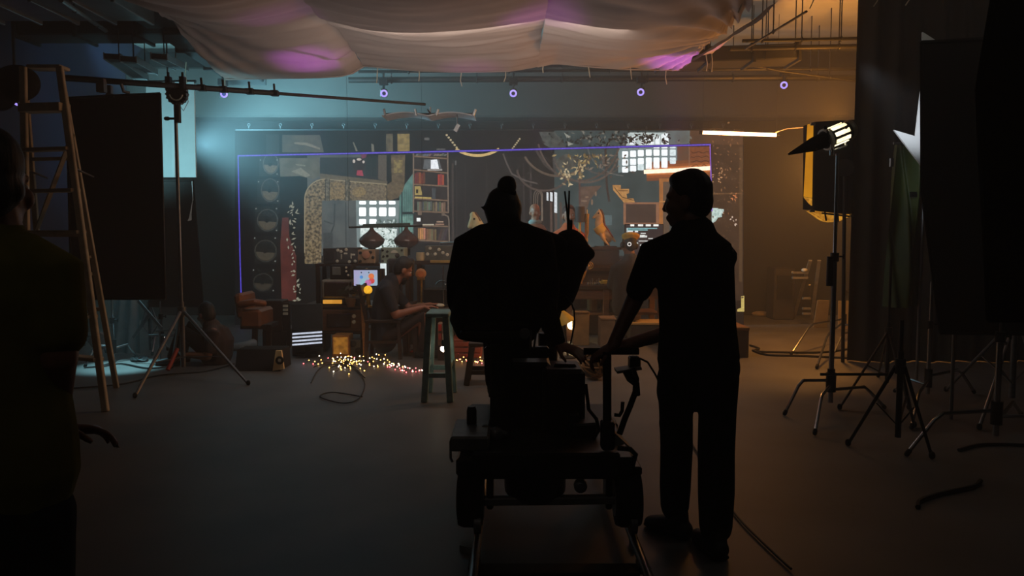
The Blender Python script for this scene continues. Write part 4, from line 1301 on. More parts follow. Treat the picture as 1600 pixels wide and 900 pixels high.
for k in range(60):
    q = at(946 + 11 * math.cos(k * .55) + k * .12, 440, RY_ + .12)
    pts.append(V((q.x, RY_ + .1 + .07 * math.sin(k * .55), rz + .02 + .012 * (k % 7) * .4 + k * .0004)))
ob('cable_coil', MB().tube(pts, .008, 6), mat('yellow_cable', (186, 150, 62), .5), label='yellow cable coil lying on the right desk', cat='cable')
q0 = [at(958 + k * 5, 436 - 3 * math.sin(k), RY_ + .15) for k in range(14)]
ob('loose_wire', MB().tube([V((q.x, q.y, rz + .012 + .03 * abs(math.sin(i * .9)))) for i, q in enumerate(q0)], .005, 5), GOLD, label='thin golden wire trailing over the right desk', cat='cable')
# dark dome (piano lid) under the rocking horse
t = thing('upright_piano', 'dark glossy piano shaped cabinet behind the right desk', 'cabinet', (at(930, 400, 11.0).x, 11.2, 0))
hz = at(930, 386, 11.0).z
x0, x1 = at(880, 386, 11.0).x, at(968, 386, 11.0).x
ob('cabinet_body', MB().box(((x0 + x1) / 2, 11.25, hz / 2 - .02), (x1 - x0, .5, hz - .04)), mat('glossy_brown', (58, 46, 40), .2, 0, .2, 4, spec=.6), t, bevel=.01)
ob('lid', MB().box(((x0 + x1) / 2, 11.24, hz - .02), (x1 - x0 + .06, .56, .04)), mat('glossy_brown', (58, 46, 40), .2, 0, .2, 4, spec=.6), t, bevel=.008)
ob('fallboard', MB().box(((x0 + x1) / 2, 10.96, hz - .3), (x1 - x0 - .1, .1, .05), RX(20)), DARKWOOD, t)

# carved rocking horse
HORSE = mat('carved_horse_paint', (206, 168, 122), .45, 0, .25, 12)
HW = mat('horse_saddle', (240, 190, 80), .4)


def Hh(px, py, d=0): return at(px, py, 11.1 + d)


b = MB()
b.sweep([Hh(951, 374), Hh(945, 366), Hh(938, 357), Hh(936, 347), Hh(938, 337), Hh(936, 332)], [(.05, .05), (.075, .07), (.08, .07), (.062, .05), (.05, .04), (.04, .036)], 12, rnd=True)
b.sweep([Hh(937, 332), Hh(932, 336), Hh(927, 340)], [(.044, .034), (.03, .026), (.02, .02)], 10, rnd=True)
b.sweep([Hh(949, 366, -.05), Hh(956, 371, -.06), Hh(961, 377, -.06)], [.034, .026, .018], 8, rnd=True)
b.sweep([Hh(945, 370, .05), Hh(948, 378, .05), Hh(952, 384, .05)], [.034, .026, .018], 8, rnd=True)
b.sweep([Hh(938, 362, -.05), Hh(943, 374, -.08), Hh(950, 382, -.08)], [.036, .026, .018], 8, rnd=True)
b.cap(Hh(936, 329, -.02), Hh(935.5, 325, -.02), .011, .005, 6)
b.cap(Hh(939, 329, .02), Hh(939.5, 325, .02), .011, .005, 6)
t = thing('carved_horse', 'small carved wooden horse with golden saddle before the teal wall', 'figurine', Hh(945, 386))
ob('horse_body', b, HORSE, t, remesh=.012)
ob('saddle', MB().sweep([Hh(934, 353, -.02), Hh(938, 358, -.02), Hh(943, 362, -.02)], [(.078, .07), (.09, .08), (.08, .075)], 14), HW, t)
ob('mane', MB().sweep([Hh(939, 329), Hh(942, 336), Hh(943, 346), Hh(946, 355)], [(.018, .03), (.02, .035), (.02, .035), (.012, .02)], 8, rnd=True), mat('dark_mane', (96, 62, 44), .6), t)
ob('eye', MB().ell(Hh(935.5, 333, -.04), (.012, .01, .012), None, 8, 6), DARKPLASTIC, t)
ob('red_strap', MB().tube([Hh(944, 350, -.06), Hh(951, 360, -.08), Hh(958, 371, -.09)], .01), mat('red_strap', (150, 60, 46), .5), t)
ob('pedestal', MB().cyl(Hh(946, 384), Hh(946, 371), .02).box(Hh(946, 386), (.3, .22, .03)), DARKWOOD, t)
# cream toy horse head left
HC = mat('cream_horse', (206, 190, 140), .5, 0, .12, 10)


def H2(px, py, d=0): return at(px, py, 10.4 + d)


b = MB()
b.sweep([H2(752, 372), H2(748, 356), H2(743, 342), H2(739, 336)], [(.12, .08), (.09, .06), (.06, .05), (.05, .04)], 12, rnd=True)
b.sweep([H2(741, 339), H2(737, 347), H2(734, 354)], [(.055, .045), (.042, .038), (.034, .032)], 10, rnd=True)
b.cap(H2(739, 335, -.03), H2(737.5, 329.5, -.03), .02, .006, 6)
b.cap(H2(742, 336, .03), H2(742.5, 330, .03), .02, .006, 6)
t = thing('toy_horse', 'cream toy horse head looking out left of the operator', 'figurine', (H2(750, 390).x, 10.4, H2(750, 390).z))
ob('horse_head', b, HC, t, remesh=.012)
ob('eye', MB().ell(H2(741, 342, -.05), (.014, .012, .014), None, 8, 6), DARKPLASTIC, t)
ob('mane', MB().sweep([H2(743, 334), H2(749, 344), H2(754, 358)], [(.02, .03), (.022, .04), (.02, .04)], 8, rnd=True), mat('dark_mane', (96, 62, 44), .6), t)
ob('neck_stand', MB().cyl((H2(754, 370).x, 10.4, 0), H2(752, 366), .05).lathe([(.2, 0), (.2, .02), (.05, .05)], (H2(754, 370).x, 10.4, 0), None, 18), DARKWOOD, t)
# dark shade / cylinder lamp in front of the bust
c = at(906, 345, 10.9)
t = thing('drum_lamp', 'dark drum shaded lamp beside the man in orange', 'lamp', (c.x, c.y, hz))
rr = .072
ob('shade', MB().lathe([(rr * .92, .2), (rr, -.02), (rr * .98, -.02), (rr * .9, .19)], c, None, 22), mat('dark_shade', (56, 48, 44), .7), t)
ob('stem', MB().lathe([(.09, 0), (.09, .02), (.02, .04), (.016, c.z - hz)], (c.x, c.y, hz), None, 14), GOLD, t)
c = at(917, 352, 10.95)
t = thing('brass_ornament', 'narrow brass candlestick beside the dark drum lamp', 'candlestick', (c.x, c.y, hz))
zt = at(917, 334, 10.95).z
ob('candlestick_stem', MB().lathe([(.05, 0), (.05, .02), (.015, .05), (.02, .1), (.012, .14), (.03, .2), (.03, zt - hz - .06), (.035, zt - hz)], (c.x, c.y, hz), None, 12), GOLD, t)
ob('candle', MB().cyl((c.x, c.y, zt), (c.x, c.y, zt + .06), .012), CREAM, t)
# bright operating monitor by the second actor
a, b_ = at(977, 402, 10.9), at(1036, 351, 10.9)
mz = a.z
t = thing('interface_monitor', 'large dark monitor with white interface lines beside the actor in the beret', 'monitor', ((a.x + b_.x) / 2, 10.95, rz))
cx, cz = (a.x + b_.x) / 2, (a.z + b_.z) / 2
ob('case', MB().box((cx, 10.93, cz), (b_.x - a.x + .02, .05, b_.z - a.z + .02)), DARKPLASTIC, t, bevel=.006)
ob('screen', MB().box((cx, 10.9, cz), (b_.x - a.x, .008, b_.z - a.z)), emi('interface_dark', (52, 44, 46), 1, (58, 50, 50), 6), t)


def lit(name, x0, y0, x1, y1, col, s=1.0):
    p, q = at(x0, y1, 10.89), at(x1, y0, 10.89)
    ob(name, MB().box(((p.x + q.x) / 2, 10.893, (p.z + q.z) / 2), (q.x - p.x, .006, q.z - p.z)), emi('interface_%s_%s' % ('_'.join(map(str, col)), s), col, s, sample=False), t)


for x0 in (985, 997, 1009, 1021):
    lit('header_light', x0, 350.5, x0 + (6 if x0 < 990 else 8), 353.5, (246, 246, 240), 1.3)
for y, x0, x1 in ((356, 979, 1027), (358.5, 979, 1012)):
    lit('menu_bar', x0, y, x1, y + 1.8, (130, 186, 190))
lit('menu_bar', 979, 356, 981, 366, (206, 220, 220))
for x0, y, x1, hh in ((981, 360.5, 989, 2.4), (992, 360.5, 997, 2.4), (1001, 364, 1009, 1.2), (998, 368, 1011, 3), (1000, 367, 1008, 1.4), (998, 376, 1012, 1.2), (994, 379, 997, 2), (1000, 382, 1010, 2.2), (1004, 386, 1008, 3), (988, 365, 996, 1.2), (1013, 372, 1020, 1.4)):
    lit('text_line', x0, y, x1, y + hh, (232, 234, 230), 1.1)
ob('stand', MB().cyl((cx, 10.96, rz), (cx, 10.96, mz + .02), .03).box((cx, 10.9, rz + .01), (.3, .2, .02)), DARKPLASTIC, t)
# low bench and boxes to the right of the desk
t = block('flight_case', 'dark trunk with a pale lid behind the man at the dolly', 'trunk', 985, 508, 1045, 530, 9.9, .4, mat('trunk_black', (40, 36, 34), .6), .01)
ob('pale_lid', MB().box(((at(985, 507, 9.9).x + at(1045, 507, 9.9).x) / 2, 10.1, at(985, 507, 9.9).z + .01), (.5, .42, .03)), mat('pale_board', (176, 144, 90), .6), t, bevel=.004)
q = at(1015, 530, 9.9)
ob('trunk_support', MB().box((q.x, 10.1, q.z / 2), (.46, .36, q.z)), DARKWOOD, t)
c = fl(928, 592)
t = thing('wicker_ball', 'round golden wicker ball on the floor behind the dolly', 'basket', c)
for k in range(9):
    ob('hoop', MB().torus((c.x, c.y, .13), .125, .009, Matrix.Rotation(k * .7, 3, V((math.sin(k), math.cos(k * 1.3), .4)).normalized()), 24, 5), mat('wicker', (140, 96, 50), .7), t)
ob('core', MB().ell((c.x, c.y, .122), (.118, .118, .118)), mat('wicker_dark', (70, 46, 26), .8), t)
# armchair and stage wedge at left
LEATH = mat('tan_leather', (128, 74, 42), .45, 0, .2, 6, .05)
t = thing('leather_chair', 'tan leather armchair on dark legs beside the purple outline', 'armchair', (at(395, 550, 8.9).x, 9.2, 0))
a, b_ = at(374, 513, 9.0), at(407, 484, 9.0)
ob('seat_block', MB().box(((a.x + b_.x) / 2, 9.25, (a.z + b_.z) / 2), (b_.x - a.x, .5, b_.z - a.z)), LEATH, t, bevel=.03)
ob('armrest', MB().sweep([at(376, 476, 9.0), at(398, 472, 9.0), at(411, 474, 9.05)], [(.05, .045), (.05, .04), (.045, .04)], 12, rnd=True), LEATH, t)
ob('armrest', MB().sweep([at(376, 480, 9.45), at(398, 474, 9.45), at(411, 475, 9.45)], [(.05, .045), (.05, .04), (.045, .04)], 12, rnd=True), LEATH, t)
ob('backrest', MB().box((a.x + .0, 9.25, b_.z + .04), (.1, .5, .3), RY(-8)), LEATH, t, bevel=.03)
for x in (399, 421):
    for y in (9.05, 9.45):
        p = at(x, 512, y)
        ob('leg', MB().bar((p.x, y, a.z + .04), (p.x - .02, y, 0), .06, .05, (0, 1, 0)), DARKWOOD, t, bevel=.005)
ob('frame_rail', MB().box(((a.x + at(425, 512, 9.2).x) / 2, 9.25, a.z + .01), (at(425, 512, 9.2).x - a.x, .44, .05)), DARKWOOD, t)
# dark cabinet right of the chair
t = block('dark_side_cabinet', 'dark tall cabinet behind the leather chair', 'cabinet', 410, 470, 440, 518, 9.7, .3, DARKWOOD, .01)
for k in range(3):
    ob('label_plate', MB().box(at(446, 478 + k * 6, 9.7), (.06, .02, .03)), CREAM, t)
ob('plinth', MB().box((at(428, 518, 9.7).x, 9.85, at(425, 518, 9.7).z / 2), (.3, .28, at(425, 518, 9.7).z)), DARKWOOD, t)
ob('side_plate_panel', MB().box((at(446, 490, 9.72).x, 9.75, at(446, 490, 9.72).z / 2 + .06), (.1, .04, at(446, 472, 9.72).z)), DARKWOOD, t)
# stage monitor wedge
p = fl(366, 580)
q = fl(441, 580)
t = thing('stage_wedge', 'long black stage speaker with a tan wooden end on the floor at left', 'speaker', ((p.x + q.x) / 2, p.y + .15, 0))
h = at(405, 548, p.y).z
y0 = p.y
ob('cabinet', MB().prism([(p.x, y0, 0), (p.x, y0 + .4, 0), (p.x, y0 + .36, h), (p.x, y0 + .1, h)], (q.x - p.x - .02, 0, 0)), mat('black_carpet', (26, 24, 22), .95), t, bevel=.006)
ex = q.x - .02
ec = V((ex, y0 + .2, h * .5))
g0, g1, g2, g3 = fl(427, 579), at(445, 575, y0 + .03), at(439, 547, y0 + .03), at(432, 547, y0 + .0)
gz = .03
ob('end_panel', MB().prism([at(427, 579, y0), at(445, 576, y0), at(441, 547, y0), at(432, 547, y0)], (0, -.03, 0)), mat('pale_plywood', (244, 206, 146), .6, 0, .12), t, bevel=.003)
e = at(437, 563, y0 - .04)
ob('port_ring', MB().torus(e, .033, .012, RX(90), 18, 6), DARKPLASTIC, t)
ob('port_knob', MB().lathe([(.014, 0), (.014, .02)], e, RX(90), 12), CREAM, t)
# plastic sheet / clear tube behind chair
pl = fl(385, 545)
ob('plastic_roll', MB().sweep([at(362, 543, 8.9), at(380, 541, 8.9), at(396, 536, 8.95)], [(.05, .05), (.045, .05), (.04, .05)], 12, rnd=True), mat('pale_plastic', (120, 132, 140), .3), label='pale crumpled plastic sheet lying beside the leather chair', cat='sheet')
# grey speaker bust head left of light bars
# ------------------------------------------------------------------ stands, flags, ladder
def cstand(label, cpx, cpy, top, feet, m=CHROME, r=.017, hub=.24, name='light_stand', cat='stand', group=None, collar=True):
    b = fl(cpx, cpy)
    t = thing(name, label, cat, b, group)
    z = top if isinstance(top, float) else at(top[0], top[1], b.y).z
    z1 = hub + (z - hub) * .55
    ob('column', MB().cyl((b.x, b.y, .06), (b.x, b.y, z1), r).cyl((b.x, b.y, z1), (b.x, b.y, z), r * .72), m, t)
    if collar:
        ob('collar', MB().cyl((b.x, b.y, z1 - .04), (b.x, b.y, z1 + .03), r * 1.6).cyl((b.x, b.y, z1), (b.x + .06, b.y - .01, z1), .007).box((b.x + .065, b.y - .01, z1), (.012, .012, .04)), BLACKMETAL, t)
    ob('hub', MB().cyl((b.x, b.y, hub - .1), (b.x, b.y, hub + .06), r * 1.9), BLACKMETAL, t)
    for k, (fx, fy) in enumerate(feet):
        f_ = fl(fx, fy)
        d = V((f_.x - b.x, f_.y - b.y, 0))
        zz = hub - .04 * k
        p1 = b + d * .12 + V((0, 0, zz))
        p2 = b + d * .62 + V((0, 0, zz + .02))
        p3 = b + d * .72 + V((0, 0, zz - .02))
        p4 = b + d + V((0, 0, .02))
        l = ob('leg', MB().tube([b + V((0, 0, zz)), p1, p2, p3, p4], .013, 8), m, t)
        ob('foot_tip', MB().cap(p4 + (p3 - p4) * .08, p4, .017, .017, 8), RUBBER, l)
    return t


def tripod(label, cpx, cpy, hubz, topz, feet, m=BLACKMETAL, r=.014, name='light_tripod', cat='stand', brace=.45, group=None):
    b = fl(cpx, cpy)
    t = thing(name, label, cat, b, group)
    ob('column', MB().cyl((b.x, b.y, .1), (b.x, b.y, hubz + .1), r * 1.5).cyl((b.x, b.y, hubz), (b.x, b.y, topz), r), m, t)
    ob('hub', MB().cyl((b.x, b.y, hubz - .05), (b.x, b.y, hubz + .05), r * 2.6), m, t)
    for fx, fy in feet:
        f_ = fl(fx, fy, .0)
        p = V((b.x, b.y, hubz))
        d = (V((f_.x, f_.y, 0)) - b).normalized() * r * 2
        l = ob('leg', MB().cyl(p + d, (f_.x, f_.y, .015), r, r * .8, 8), m, t)
        ob('foot_tip', MB().cap((f_.x, f_.y, .02), (f_.x, f_.y, .03), .02, .02, 8), RUBBER, l)
        q = p.lerp(f_, brace)
        ob('brace', MB().bar((b.x, b.y, max(.12, hubz * .3)), q, .014, .008), m, t)
    return t


# heavy combo stand and boom
b = fl(287, 588)
t = tripod('tall silver tripod stand holding the long boom at left', 287, 588, at(0, 487, b.y).z, at(277, 160, b.y).z, ((211, 622), (388, 602), (268, 576)), STEEL, .017, 'boom_stand', brace=.62)
hc = at(277, 147, b.y)
ob('sleeve', MB().cyl(hc - V((0, 0, .28)), hc - V((0, 0, .08)), .03).cyl(hc - V((.1, .0, .24)), hc - V((0, 0, .24)), .012).cap(hc - V((.12, 0, .24)), hc - V((.1, 0, .24)), .02), BLACKMETAL, t)
ob('red_sleeve', MB().cyl(at(277, 545, b.y - .2), at(262, 578, b.y - .35), .02), mat('red_tape', (150, 50, 38), .5), t)
gh = thing('grip_head', 'round toothed grip head clamping the boom on its stand', 'clamp', hc)
ob('toothed_disc', MB().lathe([(.105, -.02), (.105, .02), (.07, .025), (.03, .03)], hc, RX(90), 28), BLACKMETAL, gh)
for k in range(11):
    a = R(-200 + k * 22)
    ob('tooth', MB().cyl(hc + V((.1 * math.cos(a), -.03, .1 * math.sin(a))), hc + V((.1 * math.cos(a), .02, .1 * math.sin(a))), .011, n=8), STEEL, gh)
ob('scale_arc', MB().sweep([hc + V((.065 * math.cos(R(k)), -.032, .065 * math.sin(R(k)))) for k in range(190, 351, 20)], .007, 6), CREAM, gh)
for k in (-.075, .065):
    ob('jaw', MB().box(hc + V((k, -.02, .1)), (.05, .06, .13)).cyl(hc + V((k, -.02, .16)), hc + V((k, -.02, .21)), .012), BLACKMETAL, gh, bevel=.006)
ob('safety_chain', MB().tube([hc + V((.1, -.03, .0)), hc + V((.12, -.03, -.08)), hc + V((.07, -.03, -.17)), hc + V((.02, -.03, -.1))], .004, 5), STEEL, gh)
bp = hc + V((0, -.02, .075))
bq = at(664, 163, 10.25)
b0 = bp - (bq - bp) * .31
bm = thing('light_boom', 'long black boom pole reaching from the ladder to the hanging light mat', 'boom', bp)
ob('outer_tube', MB().cyl(b0, bp.lerp(bq, .32), .028), BLACKMETAL, bm)
ob('inner_tube', MB().cyl(bp.lerp(bq, .3), bq, .018), PIPEM, bm)
for k in (.08, .15, .24, .33):
    q = bp.lerp(bq, k)
    ob('knuckle', MB().box(q, (.08, .07, .06)).cyl(q, q + V((.0, -.02, .1)), .012), BLACKMETAL, bm, bevel=.008)
ob('counter_clamp', MB().box(b0.lerp(bp, .33) - V((0, .02, .05)), (.07, .06, .12)), STEEL, bm)
ob('counter_hook', MB().tube([b0.lerp(bp, .5) - V((0, .02, .02)), b0.lerp(bp, .52) - V((0, .02, .09)), b0.lerp(bp, .57) - V((0, .02, .1))], .016), STEEL, bm)
# tall black flag under the boom
FY = 7.35
t = thing('black_flag', 'tall black flag hanging from the boom beside the ladder', 'flag', at(180, 467, FY))
cs = [at(104, 153, FY), at(250, 146, FY), at(258, 467, FY), at(112, 467, FY)]
ob('flag_cloth', MB().prism(cs, (0, .02, 0)), BLACK, t)
ob('frame_rod', MB().cyl(cs[0], cs[1], .012).cyl(cs[1], cs[2], .012).cyl(cs[2], cs[3], .012).cyl(cs[3], cs[0], .012), BLACKMETAL, t)
q = at(171, 141, FY)
ob('hanging_clamp', MB().box(q, (.05, .05, .09)).tube([q - V((.05, 0, .06)), q - V((0, 0, .02)), q + V((.05, 0, -.06))], .012), STEEL, t, bevel=.006)
# white bounce board behind
BW = mat('white_bounce_board', (214, 218, 216), .8, 0, .04)
t = thing('bounce_board', 'pale board lit cyan behind the tall black flag', 'board', at(280, 278, 10.5))
ob('board', MB().prism([at(228, 128, 10.5), at(303, 128, 10.5), at(306, 277, 10.5), at(228, 277, 10.5)], (0, .03, 0)), BW, t)
ob('fold_strip', MB().prism([at(268, 130, 10.47), at(272, 130, 10.47), at(273, 277, 10.47), at(269, 277, 10.47)], (0, .02, 0)), BW, t)
ob('batten', MB().cyl(at(224, 128, 10.52), at(306, 127, 10.52), .02).cyl(at(262, 128, 10.56), (at(262, 128, 10.56).x, 10.56, CZ), .01), BLACKMETAL, t)
t = thing('black_flag', 'dark flag hanging just below the cyan lit board', 'flag', at(285, 480, 9.5))
cs = [at(232, 282, 9.5), at(302, 282, 9.5), at(318, 480, 9.5), at(232, 480, 9.5)]
ob('flag_cloth', MB().prism(cs, (0, .02, 0)), BLACK, t)
ob('frame_rod', MB().cyl(cs[0], cs[1], .012).cyl(cs[3], (cs[3].x, 9.51, 0), .014), BLACK, t)
q = at(299, 330, 9.48)
ob('tape_tail', MB().ngon([q + V((.02, 0, .14)), q + V((-.03, 0, -.08)), q + V((-.05, 0, -.12)), q + V((.0, 0, -.11)), q + V((.0, 0, -.04))]).cyl(q + V((.02, .01, .13)), at(300, 283, 9.49), .003, n=5), BW, label='small pale strip of tape hanging on the dark flag below the lit board', cat='tape', solid=.003)

# wooden step ladder
LW = mat('worn_ladder_wood', (168, 154, 130), .6, 0, .25, 8, .1)
t = thing('step_ladder', 'tall tan step ladder beside the black flag at left', 'ladder', fl(100, 640))
rt, rb = at(93, 104, 6.6), fl(165, 643)
lt = at(36, 104, 6.6)
lb = fl(46, 622)
for a, b in ((lt, lb), (rt, rb)):
    ob('front_rail', MB().bar(a + V((0, 0, .0)), b, .055, .04, (0, 1, 0)), LW, t, bevel=.006)
rrt, rrb = at(96, 122, 6.8), fl(182, 606)
rlt = at(38, 122, 6.8)
rlb = fl(76, 592)
for a, b in ((rlt, rlb), (rrt, rrb)):
    ob('rear_rail', MB().bar(a, b, .05, .03, (0, 1, 0)), LW, t, bevel=.004)
ob('top_step', MB().box(((lt.x + rt.x) / 2, 6.7, lt.z + .01), (rt.x - lt.x - .02, .16, .03)), LW, t, bevel=.006)
for i in range(1, 8):
    k = i / 8.2
    a, b = lt.lerp(lb, k), rt.lerp(rb, k)
    ob('step', MB().bar(a, b, .1 if i > 1 else .14, .03 if i > 1 else .07), LW, t, bevel=.004)
for i in (2, 4, 6):
    k = i / 8.2
    ob('rear_bar', MB().bar(rlt.lerp(rlb, k), rrt.lerp(rrb, k), .03, .03), LW, t)
ob('diagonal_brace', MB().bar(rt.lerp(rb, .2) + V((0, .06, 0)), rlt.lerp(rlb, .47), .035, .02), LW, t)
ob('diagonal_brace', MB().bar(rt.lerp(rb, .56) + V((0, .06, 0)), rlt.lerp(rlb, .78), .035, .02), LW, t)
for a in (rt.lerp(rb, .3), lt.lerp(lb, .3)):
    ob('spreader', MB().bar(a, V((a.x - .03, a.y + .36, a.z - .05)), .02, .01), STEEL, t)
q = lt + V((-.12, .1, -.12))
ob('cloth_bundle', MB().ell(q, (.2, .12, .16)).ell(q + V((-.15, 0, -.08)), (.14, .1, .16)), mat('dark_bundle', (22, 20, 24), .9), label='dark cloth bundle hung over the ladder top', cat='cloth', remesh=.02)
# stands behind the flag, near the teal light pool
cstand('thin silver stand nearest the teal lit floor patch', 178, 566, at(178, 468, fl(178, 566).y).z, ((133, 575), (214, 560), (205, 552)), hub=.2)
cstand('thin silver stand behind the ladder feet', 132, 548, 1.5, ((112, 560), (166, 552), (140, 536)), hub=.22, m=STEEL)
cstand('short silver stand right of the teal lit floor patch', 253, 548, .62, ((238, 556), (283, 545), (255, 540)), hub=.2)
t = tripod('dark folding easel shape standing behind the tall silver tripod', 236, 545, .55, .62, ((208, 545), (262, 548), (238, 530)), STEEL, .012)
t = thing('folding_trestle', 'small folding trestle with crossed legs left of the boom stand', 'trestle', at(240, 550, 8.6))
ob('leg', MB().bar(at(216, 470, 8.6), at(252, 512, 8.6), .02, .03), STEEL, t)
ob('leg', MB().bar(at(234, 491, 8.6), at(208, 528, 8.6), .02, .03), STEEL, t)
ob('crossbar', MB().bar(at(244, 517, 8.6), at(282, 515, 8.6), .02, .02), STEEL, t)
ob('crossbar', MB().bar(at(232, 524, 8.65), at(282, 523, 8.65), .02, .02), STEEL, t)
for x in (249, 276):
    q = at(x, 516, 8.62)
    ob('support', MB().cyl(q, (q.x, q.y, 0), .012), STEEL, t)
ob('clear_sheet', MB().grid(lambda u, v: at(178 + 36 * u + 5 * v * (u - .3) * 2, 467 + 85 * v, 9.0) + V((0, .03 * math.sin(u * 14 + v * 3), 0)), 20, 10), mat('clear_plastic', (92, 100, 104), .25), label='hanging clear plastic sheet under the black flag', cat='sheet', smooth=180)
random.seed(2)
pts = [fl(212 + 9 * math.cos(k * .5) + k * .25, 563 + 3.2 * math.sin(k * .5)) + V((0, 0, .012 + .003 * (k % 5))) for k in range(50)]
ob('cable_coil', MB().tube(pts, .012, 6), CABLE, label='black cable coil on the teal lit floor', cat='cable')
ob('round_fan', MB().lathe([(.1, 0), (.11, .02), (.1, .05), (.04, .06)], at(156, 532, 8.9), RX(90), 20).cyl(at(156, 532, 8.95), V((at(156, 532, 8.95).x, 8.98, 0)), .015), mat('brown_fan', (110, 82, 68), .5), label='small round brown fan behind the ladder legs', cat='fan')


def cable(label, px, r=.011, m=CABLE, z=.012):
    return ob('floor_cable', MB().tube([fl(x, y) + V((0, 0, z)) for x, y in px], r, 6), m, label=label, cat='cable')


def smooth_path(pts, n=6):
    out = []
    P = [pts[0]] + list(pts) + [pts[-1]]
    for i in range(1, len(P) - 2):
        for k in range(n):
            t_ = k / n
            a, b, c, d = P[i - 1], P[i], P[i + 1], P[i + 2]
            out.append(tuple(.5 * (2 * b[j] + (c[j] - a[j]) * t_ + (2 * a[j] - 5 * b[j] + 4 * c[j] - d[j]) * t_ ** 2 + (3 * b[j] - a[j] - 3 * c[j] + d[j]) * t_ ** 3) for j in range(2)))
    out.append(pts[-1])
    return out


cable('thin cable trailing across the floor at left', smooth_path([(60, 612), (150, 606), (200, 600), (250, 588), (320, 582), (366, 570)]), .008)
cable('black cable across the teal lit floor patch', smooth_path([(132, 576), (160, 574), (190, 570), (230, 577), (260, 575)]), .009)
t_c = [(486, 600), (495, 582), (510, 572), (530, 572), (555, 580), (570, 600), (560, 625), (535, 632), (500, 622), (520, 615), (566, 622)]
cable('looping black cable on the floor below the fairy lights', smooth_path(t_c), .0055)
cable('second loop of cable below the fairy lights', smooth_path([(490, 575), (520, 567), (548, 572), (570, 592)]), .006)
cable('long looping cable on the amber lit floor at right', smooth_path([(1172, 541), (1186, 546), (1178, 550), (1220, 552), (1285, 552), (1335, 545), (1352, 540)]), .014)
cable('second long cable on the amber lit floor at right', smooth_path([(1176, 549), (1200, 556), (1260, 558), (1340, 562), (1380, 566)]), .014)
cable('thick dark cable on the floor at the far right', smooth_path([(1434, 796), (1438, 786), (1470, 775), (1520, 764), (1532, 754)]), .014)
cable('thin cable running from the man at the dolly to the lower right', smooth_path([(1062, 660), (1084, 700), (1120, 760), (1150, 808), (1190, 850), (1236, 893)]), .006)
cable('cable arc beneath the stands at the right edge', smooth_path([(1498, 706), (1530, 698), (1570, 697), (1610, 699)]), .012)
ob('floor_cable', MB().tube([at(1000, 560, 3.5), at(1012, 566, 3.5), at(1024, 585, 3.52), at(1034, 606, 3.55), at(1040, 640, 3.6), fl(1050, 690, .02)], .005, 6), CABLE, label='thin cable hanging between the dolly handle and the standing man', cat='cable')

# ------------------------------------------------------------------ right side
cs_a = cstand('chrome stand carrying the bare lamp with the black snoot', 1297, 640, (1299, 240), ((1226, 650), (1273, 681), (1382, 640)), r=.021, hub=.25)
b = fl(1297, 640)
ob('grip_arm', MB().cyl(V((b.x - .1, b.y - .03, .30)), V((b.x + .48, b.y - .03, .30)), .012).cyl(V((b.x - .0, b.y, .27)), V((b.x, b.y, .34)), .03), BLACKMETAL, cs_a)
q = at(1297, 420, b.y)
ob('tape_collar', MB().cyl(q - V((0, 0, .14)), q + V((0, 0, .1)), .028), BLACKMETAL, cs_a)
# lamp with snoot
LY = b.y
t = thing('snoot_lamp', 'glowing barrel lamp with a long black snoot on the chrome stand', 'lamp', at(1300, 232, LY))
c0, c1 = at(1324, 204, LY + .05), at(1288, 219, LY + .0)
ax = (c1 - c0).normalized()
rot = ax.to_track_quat('Z', 'Y').to_matrix()
L_ = (c1 - c0).length
ob('barrel', MB().lathe([(.03, -.015), (.068, -.01), (.074, 0), (.074, L_), (.06, L_ + .01)], c0, rot, 24), BLACKMETAL, t)
SL = emi('lamp_slot_glow', (255, 244, 206), 2.2, (255, 224, 150), 6, True)
for k in range(8):
    a = R(45 * k + 10)
    d = rot @ V((math.cos(a), math.sin(a), 0)) * .074
    ob('light_slot', MB().bar(c0 + d + ax * .03, c0 + d + ax * (L_ - .06), .034, .012, d), SL, t, bevel=.003)
ob('rear_cap', MB().lathe([(.05, -.05), (.076, -.04), (.082, -.02), (.074, 0)], c0, rot, 20), mat('cap_chrome', (150, 150, 140), .3, .9), t)
ob('front_ring', MB().lathe([(.074, L_ - .035), (.09, L_ - .03), (.09, L_ - .005), (.07, L_)], c0, rot, 20), mat('pale_ring', (200, 196, 180), .4), t)
s1 = at(1232, 241, LY - .02)
ob('snoot', MB().sweep([c1 - ax * .0, c1.lerp(s1, .3), c1.lerp(s1, .6), s1], [.066, .058, .036, .008], 14), BLACK, t)
ob('yoke', MB().tube([at(1293, 203, LY - .1), at(1300, 236, LY - .02), at(1322, 228, LY + .0), at(1318, 208, LY + .1)], .01).cyl(at(1300, 243, LY), at(1300, 228, LY), .02), CHROME, t)
for kx, ky, kr in ((1290, 199, .018), (1322, 199, .014), (1276, 232, .012)):
    ob('knob', MB().ell(at(kx, ky, LY - .04), kr), BLACKMETAL, t)
